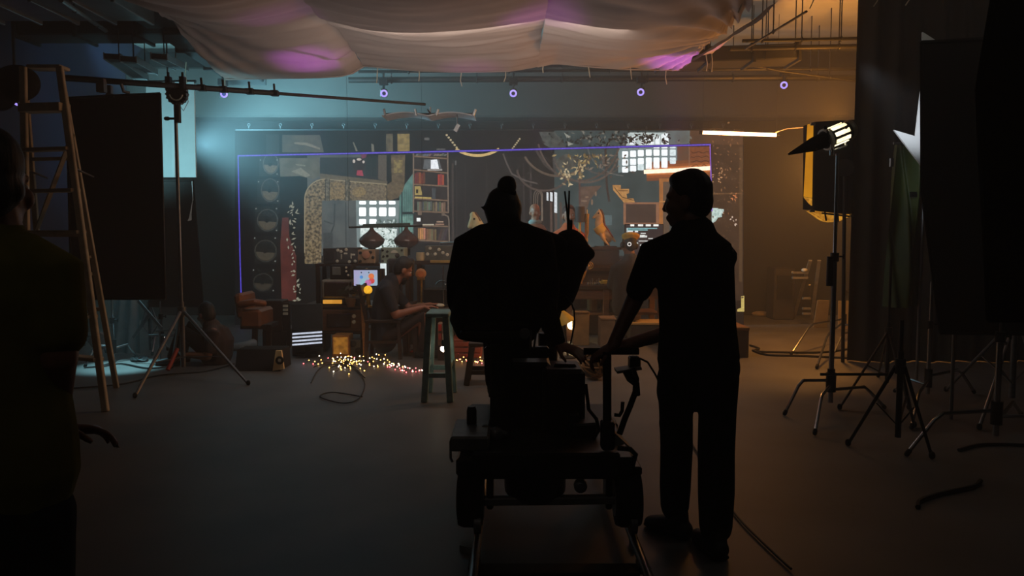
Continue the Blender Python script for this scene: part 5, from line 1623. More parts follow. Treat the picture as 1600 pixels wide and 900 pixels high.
# amber softbox
SYB = 8.7
t = thing('softbox', 'large black backed softbox with glowing amber edges at right', 'softbox', at(1298, 345, SYB))
ob('black_back', MB().prism([at(1273, 190, SYB), at(1350, 186, SYB), at(1350, 337, SYB), at(1271, 329, SYB)], (0, .05, 0)), BLACK, t, bevel=.01)
ob('black_side', MB().prism([at(1271, 191, SYB + .05), at(1350, 186, SYB + .05), at(1350, 333, SYB + .05), at(1270, 326, SYB + .05)], (0, .3, 0)), BLACK, t)
AMB = emi('amber_diffuser', (206, 138, 28), 1.0, (190, 122, 26), 3, True)
AMB2 = emi('amber_lining', (150, 92, 24), 1.0, (214, 150, 50), 18)
ob('amber_diffuser', MB().prism([at(1263, 194, SYB), at(1271, 193, SYB), at(1269, 309, SYB), at(1257, 307, SYB)], (0, .03, 0)), AMB, t)
ob('folded_corner', MB().prism([at(1257, 308, SYB), at(1269, 310, SYB), at(1269, 321, SYB), at(1265, 318, SYB)], (0, .03, 0)), AMB2, t)
ob('lower_lining', MB().prism([at(1270, 329, SYB)] + [at(1278 + k * 6.5, 331 + 16 * math.sin(PI * (k + .6) / 9.2), SYB) for k in range(9)] + [at(1332, 337, SYB)], (0, .2, 0)), AMB2, t)
for x0, y0, x1, y1 in ((1284, 333, 1327, 338), (1289, 331, 1291, 345), (1309, 334, 1310, 347)):
    ob('lining_rib', MB().cyl(at(x0, y0, SYB - .02), at(x1, y1, SYB - .02), .01), BLACKMETAL, t)
ob('corner_clip', MB().box(at(1269, 329.5, SYB - .02), (.05, .03, .03)).box(at(1330, 337, SYB - .02), (.03, .03, .03)).box(at(1270, 194, SYB - .02), (.05, .03, .03)), STEEL, t)
ob('mount_ring', MB().cyl(at(1320, 262, SYB), at(1320, 262, SYB - .14), .1).cyl(at(1320, 262, SYB - .1), V((at(1320, 262, SYB).x, SYB - .1, 0)), .02), BLACKMETAL, t)
ob('pull_wire', MB().tube([at(1212, 207, 11.4), at(1230, 201, 10.4), at(1268, 198, 8.75)], .006, 5), mat('pale_wire', (190, 150, 90), .5), label='thin wire from the orange tube to the softbox', cat='wire')
# real orange tube
p, q = at(1098, 207, 11.5), at(1213, 211, 11.3)
t = thing('orange_tube', 'glowing orange neon tube hanging at the upper right of the screen', 'light', p.lerp(q, .5))
ob('tube', MB().cap(p, q, .026), emi('orange_tube_glow', (255, 196, 140), 12.0, (255, 184, 126), 2, True), t)
for e_, s_ in ((p, -1), (q, 1)):
    ob('end_cap', MB().cyl(e_, e_ + (q - p).normalized() * .05 * s_, .028), BLACKMETAL, t)
    ob('hanging_wire', MB().cyl(e_, (e_.x, e_.y, CZ), .003, n=5), CABLE, t)
pm = p.lerp(q, .5)
lamp('orange_tube_light', 'AREA', pm + V((0, -.04, 0)), 16, (1.0, .36, .07), (1.1, .05), pm + V((0, -3, .0)))
# white board behind the big flag
t = thing('star_board', 'white board with a jagged star edge sticking out left of the big black flag', 'board', at(1470, 420, 5.9))
ob('board', MB().prism([at(*p_, 5.9) for p_ in ((1442, 50), (1467, 66), (1560, 70), (1560, 420), (1458, 420), (1447, 300), (1441, 260), (1397, 203), (1431, 213), (1442, 118))], (0, .02, 0)), BW, t)
ob('support_rod', MB().cyl(at(1500, 300, 5.93), V((at(1500, 300, 5.93).x, 5.93, 0)), .014), STEEL, t)
t = thing('black_flag', 'big black flag on a stand at the right edge', 'flag', at(1520, 520, 5.3))
cs = [at(1440, 66, 5.3), at(1640, 55, 5.3), at(1640, 522, 5.3), at(1470, 520, 5.3), at(1441, 300, 5.3)]
ob('flag_cloth', MB().prism(cs, (0, .02, 0)), BLACK, t)
for a, b_ in zip(cs, cs[1:] + cs[:1]):
    ob('frame_rod', MB().cyl(a, b_, .012), BLACK, t)
t = thing('black_flag', 'nearest black flag cutting off the upper right corner', 'flag', at(1580, 470, 3.1))
cs = [at(1556, -30, 3.1), at(1680, -30, 3.1), at(1680, 500, 3.1), at(1545, 500, 3.1), at(1527, 140, 3.1)]
ob('flag_cloth', MB().prism(cs, (0, .02, 0)), BLACK, t)
for a, b_ in zip(cs, cs[1:] + cs[:1]):
    ob('frame_rod', MB().cyl(a, b_, .01), BLACK, t)
q = at(1640, 500, 3.12)
ob('support_rod', MB().cyl((q.x, 3.13, 0), q, .016), BLACKMETAL, t)
# black drape


def drape(u, v):
    a = at(1333, 300, 8.6)
    x = a.x + u * (XR - .1 - a.x)
    return (x, 8.6 + .05 * math.sin(u * 60) + .03 * math.sin(u * 23 + 1), CZ * (1 - v) + .01)


dr = thing('black_drape', 'tall black drape hanging from ceiling to floor at right', 'curtain', (4.9, 8.6, 0))
ob('drape_cloth', MB().grid(drape, 120, 6), mat('black_drape_cloth', (44, 43, 38), .95, 0, .1, 3, spec=.1), dr, smooth=180)
ob('drape_rail', MB().cyl((at(1333, 300, 8.6).x, 8.6, CZ - .04), (XR - .1, 8.6, CZ - .04), .025), BLACKMETAL, dr)
GREENC = mat('green_satin', (44, 60, 16), .5, 0, .2, 3, spec=.3)


def gcloth(u, v):
    xl = 1402 - 16 * v
    x = xl + (1442 - xl) * u
    p = at(x, 225 + 255 * v, 7.4)
    return p + V((0, .10 * math.sin(u * 7 + v * 2.4) + .04 * math.sin(u * 19 - v * 4), 0))


g = thing('green_cloth', 'dark green satin cloth hanging below the white star board', 'cloth', at(1415, 480, 7.4))
ob('draped_cloth', MB().grid(gcloth, 30, 40), GREENC, g, smooth=180)
q0, q1 = at(1396, 224, 7.4), at(1446, 224, 7.4)
ob('cross_rod', MB().cyl(q0, q1, .012).cyl(q1, (q1.x, q1.y, 0), .014), STEEL, g)
ob('clip', MB().box(at(1393, 254, 7.3), (.03, .03, .08)).box(at(1430, 304, 7.3), (.09, .03, .05)), CHROME, g)
cstand('chrome stand below the green cloth', 1449, 626, (1447, 440), ((1522, 616), (1424, 672), (1398, 614)), hub=.22)
cs_c = cstand('heavy chrome stand at the right edge holding the big black flag', 1555, 694, (1553, 430), ((1417, 714), (1650, 704), (1595, 650)), hub=.24, r=.02)
tripod('silver tripod stand behind the heavy chrome stand', 1580, 640, at(1578, 505, fl(1580, 640).y).z, at(1578, 470, fl(1580, 640).y).z, ((1478, 612), (1640, 650), (1530, 672)), STEEL, .016)
q = at(1572, 497, 5.9)
t = thing('clamp', 'bent pale clamp arm hanging beside the silver tripod at the right edge', 'clamp', q)
ob('clamp_arm', MB().tube([at(1580, 492, 5.8), at(1568, 512, 5.8), at(1562, 523, 5.8), at(1572, 538, 5.8)], .014), CHROME, t)
ob('clamp_head', MB().box(at(1575, 513, 5.8), (.08, .05, .05)), BLACKMETAL, t, bevel=.006)
tripod('slim black tripod stand on the floor between the chrome stands', 1402, 706, at(0, 572, fl(1402, 706).y).z, at(1402, 500, fl(1402, 706).y).z, ((1325, 697), (1456, 717), (1428, 668)), BLACKMETAL, .013)
t = tripod('tall thin black tripod stand in front of the black drape', 1385, 615, at(0, 520, fl(1385, 615).y).z, at(1387, 405, fl(1385, 615).y).z, ((1312, 640), (1420, 640), (1372, 590)), BLACKMETAL, .012)
q = at(1388, 600, fl(1402, 706).y + .4)
# yoke stand
b = fl(1345, 545)
t = cstand('grey stand topped with a three pronged yoke by the drape', 1345, 545, (1342, 382), ((1300, 560), (1385, 560), (1345, 530)), STEEL, .03)
yk = at(1354, 381, b.y)
ob('yoke', MB().bar(at(1331, 381, b.y), at(1376, 381, b.y), .03, .03).bar(at(1332, 382, b.y), at(1332, 367, b.y), .025, .025).bar(at(1353, 382, b.y), at(1353, 367, b.y), .025, .025).bar(at(1375, 382, b.y), at(1375, 367, b.y), .025, .025).bar(at(1374, 383, b.y), at(1346, 402, b.y), .02, .02), STEEL, t)
cstand('low chrome stand in front of the amber lit boards', 1318, 532, .95, ((1236, 556), (1276, 577), (1372, 542)), CHROME, .016, .3)
FOAM = mat('pale_foam_board', (222, 196, 150), .8, 0, .06)
t = thing('foam_board', 'pale foam board lit amber leaning behind the stands, left one', 'board', fl(1286, 512))
ob('board', MB().prism([fl(1271, 512), fl(1292, 512), at(1296, 470, 11.35), at(1278, 469, 11.35)], (0, .03, 0)), FOAM, t)
t = thing('foam_board', 'pale foam board lit amber leaning behind the stands, right one', 'board', fl(1335, 515))
ob('board', MB().prism([fl(1310, 514), fl(1362, 514), at(1352, 470, 11.3), at(1311, 470, 11.3)], (0, .03, 0)), FOAM, t)
# step ladder far right and dark cabinet
t = thing('small_ladder', 'small aluminium folding ladder far back at right', 'ladder', fl(1250, 497))
AL = mat('dull_aluminium', (150, 140, 124), .5, .6)
ob('front_rail', MB().bar(at(1266, 407, 12.0), fl(1240, 497), .05, .03), AL, t)
ob('front_rail', MB().bar(at(1280, 407, 12.0), fl(1268, 500), .05, .03), AL, t)
ob('rear_rail', MB().bar(at(1238, 425, 12.3), fl(1238, 482), .03, .02), AL, t)
ob('rear_rail', MB().bar(at(1265, 445, 12.3), fl(1265, 486), .03, .02), AL, t)
for y in (426, 434, 466, 482, 490):
    ob('tread', MB().bar(at(1238 if y < 440 else 1254, y, 12.1), at(1262 if y < 440 else 1266, y, 12.1), .05, .03), AL, t)
ob('cloth_rag', MB().ell(at(1257, 422, 12.05), (.05, .04, .03)), CREAM, label='small pale rag on the folding ladder', cat='cloth', smooth=180)
t = block('dark_speaker_cabinet', 'dark square cabinet behind the small folding ladder', 'cabinet', 1209, 419, 1244, 486, 12.85, .4, mat('cabinet_black', (42, 36, 30), .6), .02, rest=0.0)
ob('grille', MB().box((at(1226, 440, 12.85).x, 12.84, .55), (.26, .02, .4)), BLACKMETAL, t)
ob('crumpled_paper', MB().ell(fl(1188, 494) + V((0, 0, .04)), (.16, .1, .05), None, 9, 6).ell(fl(1198, 494) + V((0, 0, .03)), (.1, .08, .04), None, 8, 5), mat('grey_paper', (150, 130, 104), .8), label='crumpled pale paper on the floor right of the screen', cat='paper', smooth=0)

# ------------------------------------------------------------------ camera dolly
DM = mat('dolly_dark_metal', (44, 41, 39), .4, .5, .2, 8)
DP = mat('dolly_grey_plate', (120, 118, 116), .45, .5, .2, 10)
tr = thing('dolly_track', 'straight steel rail track under the camera dolly', 'track', (.19, 3.6, 0))
for x in (-.155, .545):
    ob('rail', MB().cyl((x, 1.4, .085), (x, 5.6, .085), .02, n=12), STEEL, tr)
for y in (1.6, 2.1, 2.6, 3.1, 5.1):
    ob('sleeper', MB().box((.195, y, .04), (.66, .1, .05)), DM, tr, bevel=.006)
    for x in (-.155, .545):
        ob('rail_chair', MB().box((x, y, .07), (.05, .08, .03)), DM, tr)
ob('floor_mat', MB().box((.195, 2.35, .008), (.6, 1.7, .012)), mat('black_floor_mat', (18, 17, 16), .9, spec=.1), label='black mat lying between the dolly rails', cat='mat', bevel=.003)
ob('wooden_wedge', MB().prism([fl(718, 862), fl(738, 866), fl(740, 856), fl(722, 854)], (0, 0, .03)), mat('grey_wedge', (120, 118, 112), .7), label='small grey wedge beside the left rail', cat='wedge')
ob('wooden_wedge', MB().prism([fl(986, 856), fl(992, 862), fl(988, 852), fl(983, 850)], (0, 0, .025)), mat('pale_wedge', (160, 150, 140), .7), label='small pale wedge beside the right rail', cat='wedge')
do = thing('camera_dolly', 'heavy dark camera dolly on rails with seat and push bar', 'dolly', (.16, 3.8, 0))
ob('deck', MB().box((.15, 3.9, .41), (.8, 1.1, .09)), DM, do, bevel=.015)
ob('front_plate', MB().box((.15, 3.36, .42), (.66, .04, .12)), DM, do, bevel=.01)
ob('axle_beam', MB().bar((-.2, 3.42, .235), (.52, 3.42, .245), .05, .035), DP, do, bevel=.006)
ob('hydraulic_tank', MB().lathe([(.05, -.02), (.12, -.005), (.142, .03), (.145, .14)], (.107, 3.5, .235), None, 28), DM, do)
for x0 in (-.16, .5):
    for y in (3.46, 4.25):
        wc = thing('wheel', '', '', (x0, y, .0)) if False else None
        tw = ob('tire', MB().lathe([(.09, -.06), (.125, -.055), (.135, -.03), (.135, .03), (.125, .055), (.09, .06)], (x0 + (.03 if x0 > 0 else -.03), y, .24), RY(90), 26), RUBBER, do)
        ob('rim', MB().lathe([(.02, -.065), (.085, -.062), (.085, .062), (.02, .065)], (x0 + (.03 if x0 > 0 else -.03), y, .24), RY(90), 20), DP, tw)
        ob('wheel_fork', MB().box((x0 + (-.06 if x0 > 0 else .06), y, .3), (.03, .12, .2)).box((x0, y, .385), (.17, .16, .04)), DM, do, bevel=.008)
        for dy in (-.09, .09):
            ob('rail_wheel', MB().lathe([(.03, -.018), (.045, -.014), (.045, .014), (.03, .018)], ((-.155 if x0 < 0 else .545), y + dy, .15), RY(90), 14), DP, do)
# left tray with posts
a, b_ = at(706, 724, 3.5), at(766, 668, 3.6)
ob('tool_tray', MB().box(((a.x + b_.x) / 2, 3.58, .5), (b_.x - a.x, .34, .07)), DP, do, bevel=.01)
ob('tray_handle', MB().tube([at(707, 684, 3.42), at(704, 690, 3.42), at(704, 716, 3.42), at(707, 722, 3.42)], .006), CHROME, do)
ob('post', MB().lathe([(.024, 0), (.024, .07), (.018, .09)], (at(737, 670, 3.65).x, 3.65, .53), None, 14), DM, do)
ob('post', MB().lathe([(.026, 0), (.026, .1), (.02, .12)], (at(742, 715, 3.45).x, 3.45, .4), None, 14), DM, do)
ob('steering_joint', MB().ell(at(775, 678, 3.6), (.035, .03, .035)).cap(at(757, 668, 3.6), at(790, 678, 3.6), .014), CHROME if False else DP, do)
# seat column, blocks
a, b_ = at(766, 695, 3.7), at(801, 538, 3.7)
ob('seat_post', MB().box(((a.x + b_.x) / 2, 3.72, (a.z + b_.z) / 2), (b_.x - a.x, .1, b_.z - a.z)), DM, do, bevel=.008)
a, b_ = at(795, 690, 4.0), at(860, 562, 4.0)
ob('lift_column', MB().box(((a.x + b_.x) / 2, 4.05, (a.z + b_.z) / 2), (b_.x - a.x, .3, b_.z - a.z)), DM, do, bevel=.02)
a, b_ = at(848, 688, 3.8), at(915, 578, 3.8)
ob('battery_case', MB().box(((a.x + b_.x) / 2, 3.95, (a.z + b_.z) / 2), (b_.x - a.x, .3, b_.z - a.z)), DM, do, bevel=.02)
ob('case_handle', MB().tube([at(865, 578, 3.9), at(868, 571, 3.9), at(898, 572, 3.9), at(901, 578, 3.9)], .01), BLACKMETAL, do)
ob('cross_arm', MB().bar(at(757, 550, 3.75), at(858, 550, 3.75), .06, .055), DM, do, bevel=.01)
a, b_ = at(716, 531, 3.55), at(832, 527, 3.55)
ob('seat_board', MB().box(((a.x + b_.x) / 2, 3.85, a.z + .012), (b_.x - a.x, .42, .03)), DM, do, bevel=.006)
ob('cushion', MB().box(((a.x + b_.x) / 2, 3.85, a.z + .045), (b_.x - a.x - .02, .4, .05)), BLACK, do, bevel=.015)
q = at(812, 538, 3.75)
ob('seat_bracket', MB().box((q.x, 3.8, q.z), (.1, .12, .07)), DM, do)
ob('bright_rod', MB().cyl(at(829, 516, 3.62), at(829, 546, 3.62), .006).cyl(at(838, 518, 3.62), at(834, 545, 3.62), .005), CHROME, do)
ob('gauge', MB().lathe([(.025, 0), (.025, .02)], at(820, 521, 3.6), RX(90), 14), DP, do)
# push bar
pbx = at(950, 620, 3.45).x
ob('push_bar_base', MB().box((pbx, 3.46, at(0, 680, 3.45).z), (.06, .07, .13)), DM, do, bevel=.008)
ob('push_bar', MB().cyl((pbx, 3.46, .46), (pbx, 3.5, at(0, 550, 3.5).z), .02), DM, do)
hz_ = at(0, 549, 3.55).z
ob('handle_bar', MB().cyl((at(912, 549, 3.55).x, 3.55, hz_), (at(998, 549, 3.55).x, 3.55, hz_), .016), RUBBER, do)
ob('handle_bracket', MB().box((at(992, 570, 3.5).x, 3.52, at(0, 568, 3.5).z), (.05, .07, .06)), DM, do, bevel=.006)
ob('handle_shelf', MB().bar(at(962, 579, 3.5), at(1000, 573, 3.5), .1, .012), DP, do)
ob('hose', MB().tube([at(988, 576, 3.45), at(994, 592, 3.45), at(993, 612, 3.45), at(984, 636, 3.45), at(976, 655, 3.45), at(968, 678, 3.45)], .014, 8), RUBBER, do)
ob('strap', MB().tube([at(978, 580, 3.42), at(984, 592, 3.42), at(994, 600, 3.42), at(995, 618, 3.42)], .016, 6), BLACK, do)
ob('hook', MB().tube([at(960, 648, 3.45), at(968, 649, 3.45), at(972, 642, 3.45), at(973, 628, 3.45)], .009, 6), RUBBER, do)
ob('side_handle', MB().tube([at(966, 741, 3.4), at(980, 738, 3.4), at(988, 728, 3.4), at(993, 710, 3.4), at(985, 702, 3.4), at(965, 700, 3.4)], .012, 8), DM, do)
ob('bumper_plate', MB().prism([at(960, 676, 3.6), at(975, 690, 3.6), at(986, 700, 3.55), at(984, 708, 3.55), at(950, 708, 3.55)], (0, .1, 0)), DP, do)
ob('valve', MB().lathe([(.02, 0), (.03, .01), (.03, .04), (.018, .05)], at(906, 756, 3.42), RX(90), 14), DP, do)
ob('gearbox', MB().box(at(905, 670, 3.8), (.12, .2, .1), RZ(15)).box(at(895, 655, 3.8), (.06, .12, .08)), DM, do, bevel=.01)
ob('hydraulic_hose', MB().tube([at(915, 600, 3.8), at(920, 640, 3.78), at(932, 655, 3.75), at(936, 672, 3.7), at(925, 690, 3.65)], .009, 6), RUBBER, do)
ob('cable_loop', MB().tube([at(884, 462, 3.85), at(892, 472, 3.8), at(897, 485, 3.8), at(898, 505, 3.8), at(890, 545, 3.8)], .0045, 6), CABLE, do)
# camera on its head
CY = 4.25
t = thing('cinema_camera', 'black cinema camera under a rain cover beside the seated operator', 'camera', at(890, 470, CY))
ob('camera_body', MB().box(at(893, 400, CY + .1), (.17, .34, .2), RZ(-8)), BLACKMETAL, t, bevel=.02)
ob('lens', MB().lathe([(.05, 0), (.055, .05), (.05, .1), (.06, .12), (.06, .22), (.05, .22)], at(893, 400, CY + .27), RX(-90), 20), BLACKMETAL, t)
ob('matte_box', MB().box(at(893, 398, CY + .52), (.2, .06, .16)), BLACKMETAL, t, bevel=.01)
ob('top_handle', MB().tube([at(886, 378, CY - .05), at(886, 370, CY), at(890, 370, CY + .2), at(890, 378, CY + .25)], .014), BLACKMETAL, t)
cov = MB()
cov.sweep([at(868, 386, CY), at(892, 388, CY), at(902, 391, CY)], [(.05, .12), (.075, .18), (.05, .16)], 14, (0, 0, 1), True)
cov.sweep([at(888, 402, CY), at(885, 425, CY), at(879, 450, CY)], [(.12, .2), (.095, .19), (.088, .18)], 14, (1, 0, 0), True)
ob('rain_cover', cov, BLACK, t, remesh=.016)
p = at(889, 368, CY - .04)
ob('video_transmitter', MB().box(at(890, 358, CY - .03), (.03, .03, .1)), DARKPLASTIC, t, bevel=.005)
ob('antenna', MB().cyl(at(888, 350, CY - .03), at(882.5, 299, CY - .03), .006, .0045, 8), RUBBER, t)
ob('antenna', MB().cyl(at(888, 350, CY - .05), at(889.5, 298, CY - .05), .006, .0045, 8), RUBBER, t)
ob('fluid_head', MB().box(at(868, 470, CY + .08), (.1, .16, .1)).cyl(at(868, 478, CY + .08), at(856, 520, CY + .05), .045), BLACKMETAL, t, bevel=.012)
q = at(856, 520, CY + .05)
ob('riser_column', MB().cyl((q.x, q.y, .46), (q.x, q.y, q.z), .055), BLACKMETAL, t)
# ------------------------------------------------------------------ people
def head_frame(c, yaw, pitch=0, roll=0, s=1.0):
    M = RZ(yaw) @ RX(pitch) @ RY(roll)
    return lambda x, y, z: V(c) + M @ V((x, y, z)) * s, M


def add_head(m, c, yaw, pitch=0, roll=0, s=1.0):
    """face looks along local +y; yaw 0 looks away from the camera (+Y), yaw 90 to the left (-X)"""
    P, M = head_frame(c, yaw, pitch, roll, s)
    E = lambda p, r: m.ell(P(*p), tuple(k * s for k in r), M, 16, 11)
    E((0, -.012, .035), (.077, .098, .098))
    E((0, .03, -.03), (.062, .066, .082))
    E((0, .058, -.092), (.034, .034, .028))
    E((0, .072, .028), (.056, .024, .02))
    E((0, .092, -.068), (.024, .012, .008))
    E((0, .090, -.080), (.022, .012, .008))
    for i in (-1, 1):
        E((i * .04, .07, -.025), (.026, .026, .03))
        E((i * .08, -.005, -.012), (.012, .024, .034))
    m.cap(P(0, .086, .02), P(0, .108, -.03), .011 * s, .013 * s, 8)
    for i in (-1, 1):
        m.cap(P(i * .012, .1, -.035), P(i * .016, .096, -.035), .011 * s, .01 * s, 8)
    return P, M


def eyes(P, M, s, parent):
    for i in (-1, 1):
        e = ob('eye', MB().ell(P(i * .031, .082, .004), (.012 * s, .012 * s, .012 * s), None, 10, 7), EYEW, parent)
        ob('iris', MB().ell(P(i * .031, .0905, .004), (.006 * s, .006 * s, .006 * s), None, 8, 5), DARKPLASTIC, e)


def hair_cap(P, M, s, parent, m=HAIR, extra=None, vox=.009, back=.0):
    h = MB()
    h.ell(P(0, -.022, .05), (.085 * s, .1 * s, .1 * s), M)
    h.ell(P(0, -.05, .0), (.08 * s, .07 * s, .09 * s), M)
    h.ell(P(0, .03, .105), (.06 * s, .045 * s, .028 * s), M)
    if extra:
        extra(h)
    return ob('hair', h, m, parent, remesh=vox)


def add_hand(m, w_, d, n, curl=20, s=1.0, right=1):
    """w_ wrist, d finger direction, n direction the palm faces"""
    w_, d = V(w_), V(d).normalized()
    n = (V(n) - d * V(n).dot(d)).normalized()
    l = d.cross(n) * right
    m.sweep([w_ - d * .02, w_ + d * .03, w_ + d * .085], [(.028 * s, .02 * s), (.038 * s, .016 * s), (.042 * s, .014 * s)], 12, l, True)
    for off, ln, k in ((-.033, .068, 0), (-.011, .078, 0), (.011, .072, 0), (.032, .056, 0)):
        p = w_ + d * .085 * s + l * off * s
        a = R(curl * .6)
        for seg, fr in enumerate((.45, .32, .23)):
            dd = (d * math.cos(a) + n * math.sin(a) + l * off * 1.2).normalized()
            q = p + dd * ln * fr * s * 1.15
            m.cap(p, q, (.0095 - .0008 * seg) * s, (.009 - .001 * seg) * s, 8)
            p = q
            a += R(curl)
    p = w_ + d * .02 * s - l * .03 * s
    dd = (d * .65 - l * .6 + n * .35).normalized()
    q = p + dd * .045 * s
    m.cap(p, q, .014 * s, .011 * s, 8)
    dd = (d * .85 - l * .2 + n * .5).normalized()
    m.cap(q, q + dd * .035 * s, .011 * s, .009 * s, 8)


def limb(m, pts, rads, n=12, side=None, rnd=True):
    m.sweep(pts, rads, n, side, rnd=rnd)


def inflate(rads, k):
    return [(r[0] + k, r[1] + k) if isinstance(r, tuple) else r + k for r in rads]


def shoe(parent, heel, toe, m, name='shoe', w_=.048, h=.07):
    heel, toe = V(heel), V(toe)
    d = toe - heel
    b = MB()
    z = V((0, 0, 1))
    b.sweep([heel + z * .045, heel + d * .25 + z * .05, heel + d * .6 + z * .042, heel + d * .92 + z * .032], [(w_ * .85, .045), (w_ * .9, .05), (w_ * 1.05, .04), (w_ * .8, .03)], 14, d.cross(z), True)
    b.cap(heel + d * .12 + z * .05, heel + d * .12 + z * .12, .05, .046)
    s = ob(name, b, m, parent, remesh=.008)
    ob('sole', MB().sweep([heel - d * .05 + z * .012, heel + d * .3 + z * .012, heel + d * .65 + z * .012, heel + d * 1.02 + z * .014], [(w_ * .8, .012), (w_ * .9, .012), (w_ * 1.08, .012), (w_ * .6, .01)], 14, d.cross(z), True), RUBBER, s)
    return s


TEEB = mat('black_tee_shirt', (22, 20, 20), .95, spec=.1, scale=30)
TROB = mat('black_trousers', (18, 17, 18), .95, spec=.1, scale=30)

# ---- the standing man at the dolly handle (grip)
D_ = 3.5
g = lambda x, y, Y=D_: at(x, y, Y)
t = thing('person', 'standing man in black seen from behind pushing the camera dolly', 'person', fl(1085, 860))
body = MB()
hc_ = g(1074, 314)
P, M = add_head(body, hc_, 66, -4, 0, .98)
limb(body, [g(1079, 340), g(1083, 366)], [(.062, .062), (.07, .066)])
tor_p = [g(1090, 600), g(1091, 560), g(1090, 510), g(1088, 460), g(1086, 415), g(1085, 385), g(1083, 368)]
tor_r = [(.15, .11), (.172, .125), (.158, .112), (.158, .112), (.16, .11), (.15, .095), (.09, .075)]
limb(body, tor_p, tor_r, 18, (1, 0, 0))
shL, elL, wrL = g(1021, 396), g(991, 470, 3.58), g(957, 540, 3.53)
shR, elR, wrR = g(1126, 398), g(1090, 505, 3.78), g(975, 540, 3.6)
limb(body, [g(1050, 384), shL], [.06, .06])
limb(body, [shL, elL], [.056, .042])
limb(body, [elL, wrL], [.042, .028])
limb(body, [g(1110, 384), shR], [.06, .062])
limb(body, [shR, elR], [.058, .044])
limb(body, [elR, wrR], [.044, .029])
add_hand(body, wrL, (-.62, .12, -.35), (.1, .2, -1), 38, 1.0, -1)
add_hand(body, wrR, (-.95, -.15, -.15), (.0, .1, -1), 38, 1.0, 1)
hpL, knL, anL = g(1058, 590), g(1057, 695, 3.52), g(1054, 800, 3.62)
hpR, knR, anR = g(1122, 590), g(1119, 705, 3.46), g(1118, 832, 3.4)
limb(body, [hpL, knL, anL], [.088, .062, .04])
limb(body, [hpR, knR, anR], [.088, .062, .04])
sk = ob('body', body, SKIN, t, remesh=.0062, relax=3)
eyes(P, M, .98, sk)
hair_cap(P, M, .98, t, extra=lambda h: h.ell(P(0, .02, .1), (.07, .06, .04), M))
sh = MB()
limb(sh, tor_p[1:], inflate(tor_r[1:], .018), 18, (1, 0, 0))
limb(sh, [g(1055, 384), shL, shL.lerp(elL, .75)], [.07, .072, .062])
limb(sh, [g(1108, 384), shR, shR.lerp(elR, .72)], [.072, .078, .064])
sh.ell(g(1083, 372), (.085, .075, .03))
limb(sh, [g(1091, 560), g(1091, 590)], [(.185, .14), (.18, .14)], 18, (1, 0, 0))
ob('tee_shirt', sh, TEEB, t, remesh=.009)
tr_ = MB()
limb(tr_, [g(1092, 505), g(1092, 550), g(1092, 592)], [(.165, .12), (.182, .14), (.165, .13)], 18, (1, 0, 0))
limb(tr_, [hpL, g(1056, 640, 3.5), knL, g(1055, 760, 3.58), anL + V((0, 0, .03))], [(.094, .1), (.078, .092), (.076, .083), (.074, .08), (.068, .075)], 14, (1, 0, 0))
limb(tr_, [hpR, g(1121, 640, 3.48), knR, g(1119, 770, 3.43), anR + V((0, 0, .03))], [(.096, .1), (.086, .095), (.084, .09), (.083, .088), (.075, .08)], 14, (1, 0, 0))
tr_.ell(g(1146, 575, 3.5), (.03, .05, .07))
tr_.ell(g(1036, 610, 3.5), (.03, .05, .07))
tr_.ell(g(1040, 662, 3.5), (.03, .05, .05))
ob('trousers', tr_, TROB, t, remesh=.009)
f1, f2 = anL, anR
shoe(t, (f1.x + .03, f1.y - .05, 0), (f1.x - .1, f1.y + .1, .0), mat('dark_shoe', (24, 22, 22), .6), w_=.06)
shoe(t, (f2.x, f2.y - .06, 0), (f2.x - .04, f2.y + .16, .0), mat('dark_shoe', (24, 22, 22), .6), w_=.055)

# ---- the operator sitting on the dolly
OY = 3.85
g = lambda x, y, Y=OY: at(x, y, Y)
t = thing('person', 'camera operator with a hair bun sitting on the dolly with back to us', 'person', g(785, 528))
body = MB()
P, M = add_head(body, g(787, 338, OY), 8, -8, 0, .94)
limb(body, [g(789, 338), g(789, 366)], [(.066, .066), (.075, .07)])
tp = [g(781, 520), g(779, 490), g(780, 450), g(783, 405), g(786, 378), g(788, 362)]
trr = [(.19, .13), (.2, .14), (.19, .13), (.2, .125), (.17, .1), (.085, .075)]
limb(body, tp, trr, 18, (1, 0, 0), 'e')
sL, eL, wL = g(733, 385), g(722, 470, 3.9), g(800, 500, 4.2)
sR, eR, wR = g(840, 380), g(848, 470, 3.82), g(872, 538, 3.72)
limb(body, [g(760, 374), sL, eL], [.06, .06, .045])
limb(body, [eL, wL], [.045, .03])
limb(body, [g(815, 372), sR, eR], [.06, .062, .05])
limb(body, [eR, wR], [.046, .03])
add_hand(body, wL, (.8, .5, .1), (0, 0, -1), 30)
add_hand(body, wR, (.75, -.4, -.22), (0.1, .3, -1), 22)
for i, x in ((-.3, 776), (.3, 800)):
    h0 = g(x, 515)
    kn = h0 + V((i * .06, .44, .02))
    an = kn + V((0, .12, -.42))
    limb(body, [h0, kn], [.085, .06])
    limb(body, [kn, an], [.06, .04])
sk = ob('body', body, SKIN, t, remesh=.0075, relax=3)
eyes(P, M, .98, sk)


def bun(h):
    h.ell(g(786, 327, OY), (.096, .1, .1))
    h.ell(g(786, 312, OY), (.08, .085, .066))
    h.ell(g(787, 338, OY - .02), (.088, .085, .08))
    h.cap(g(762, 328, OY - .02), g(751, 323, OY - .02), .014, .005)


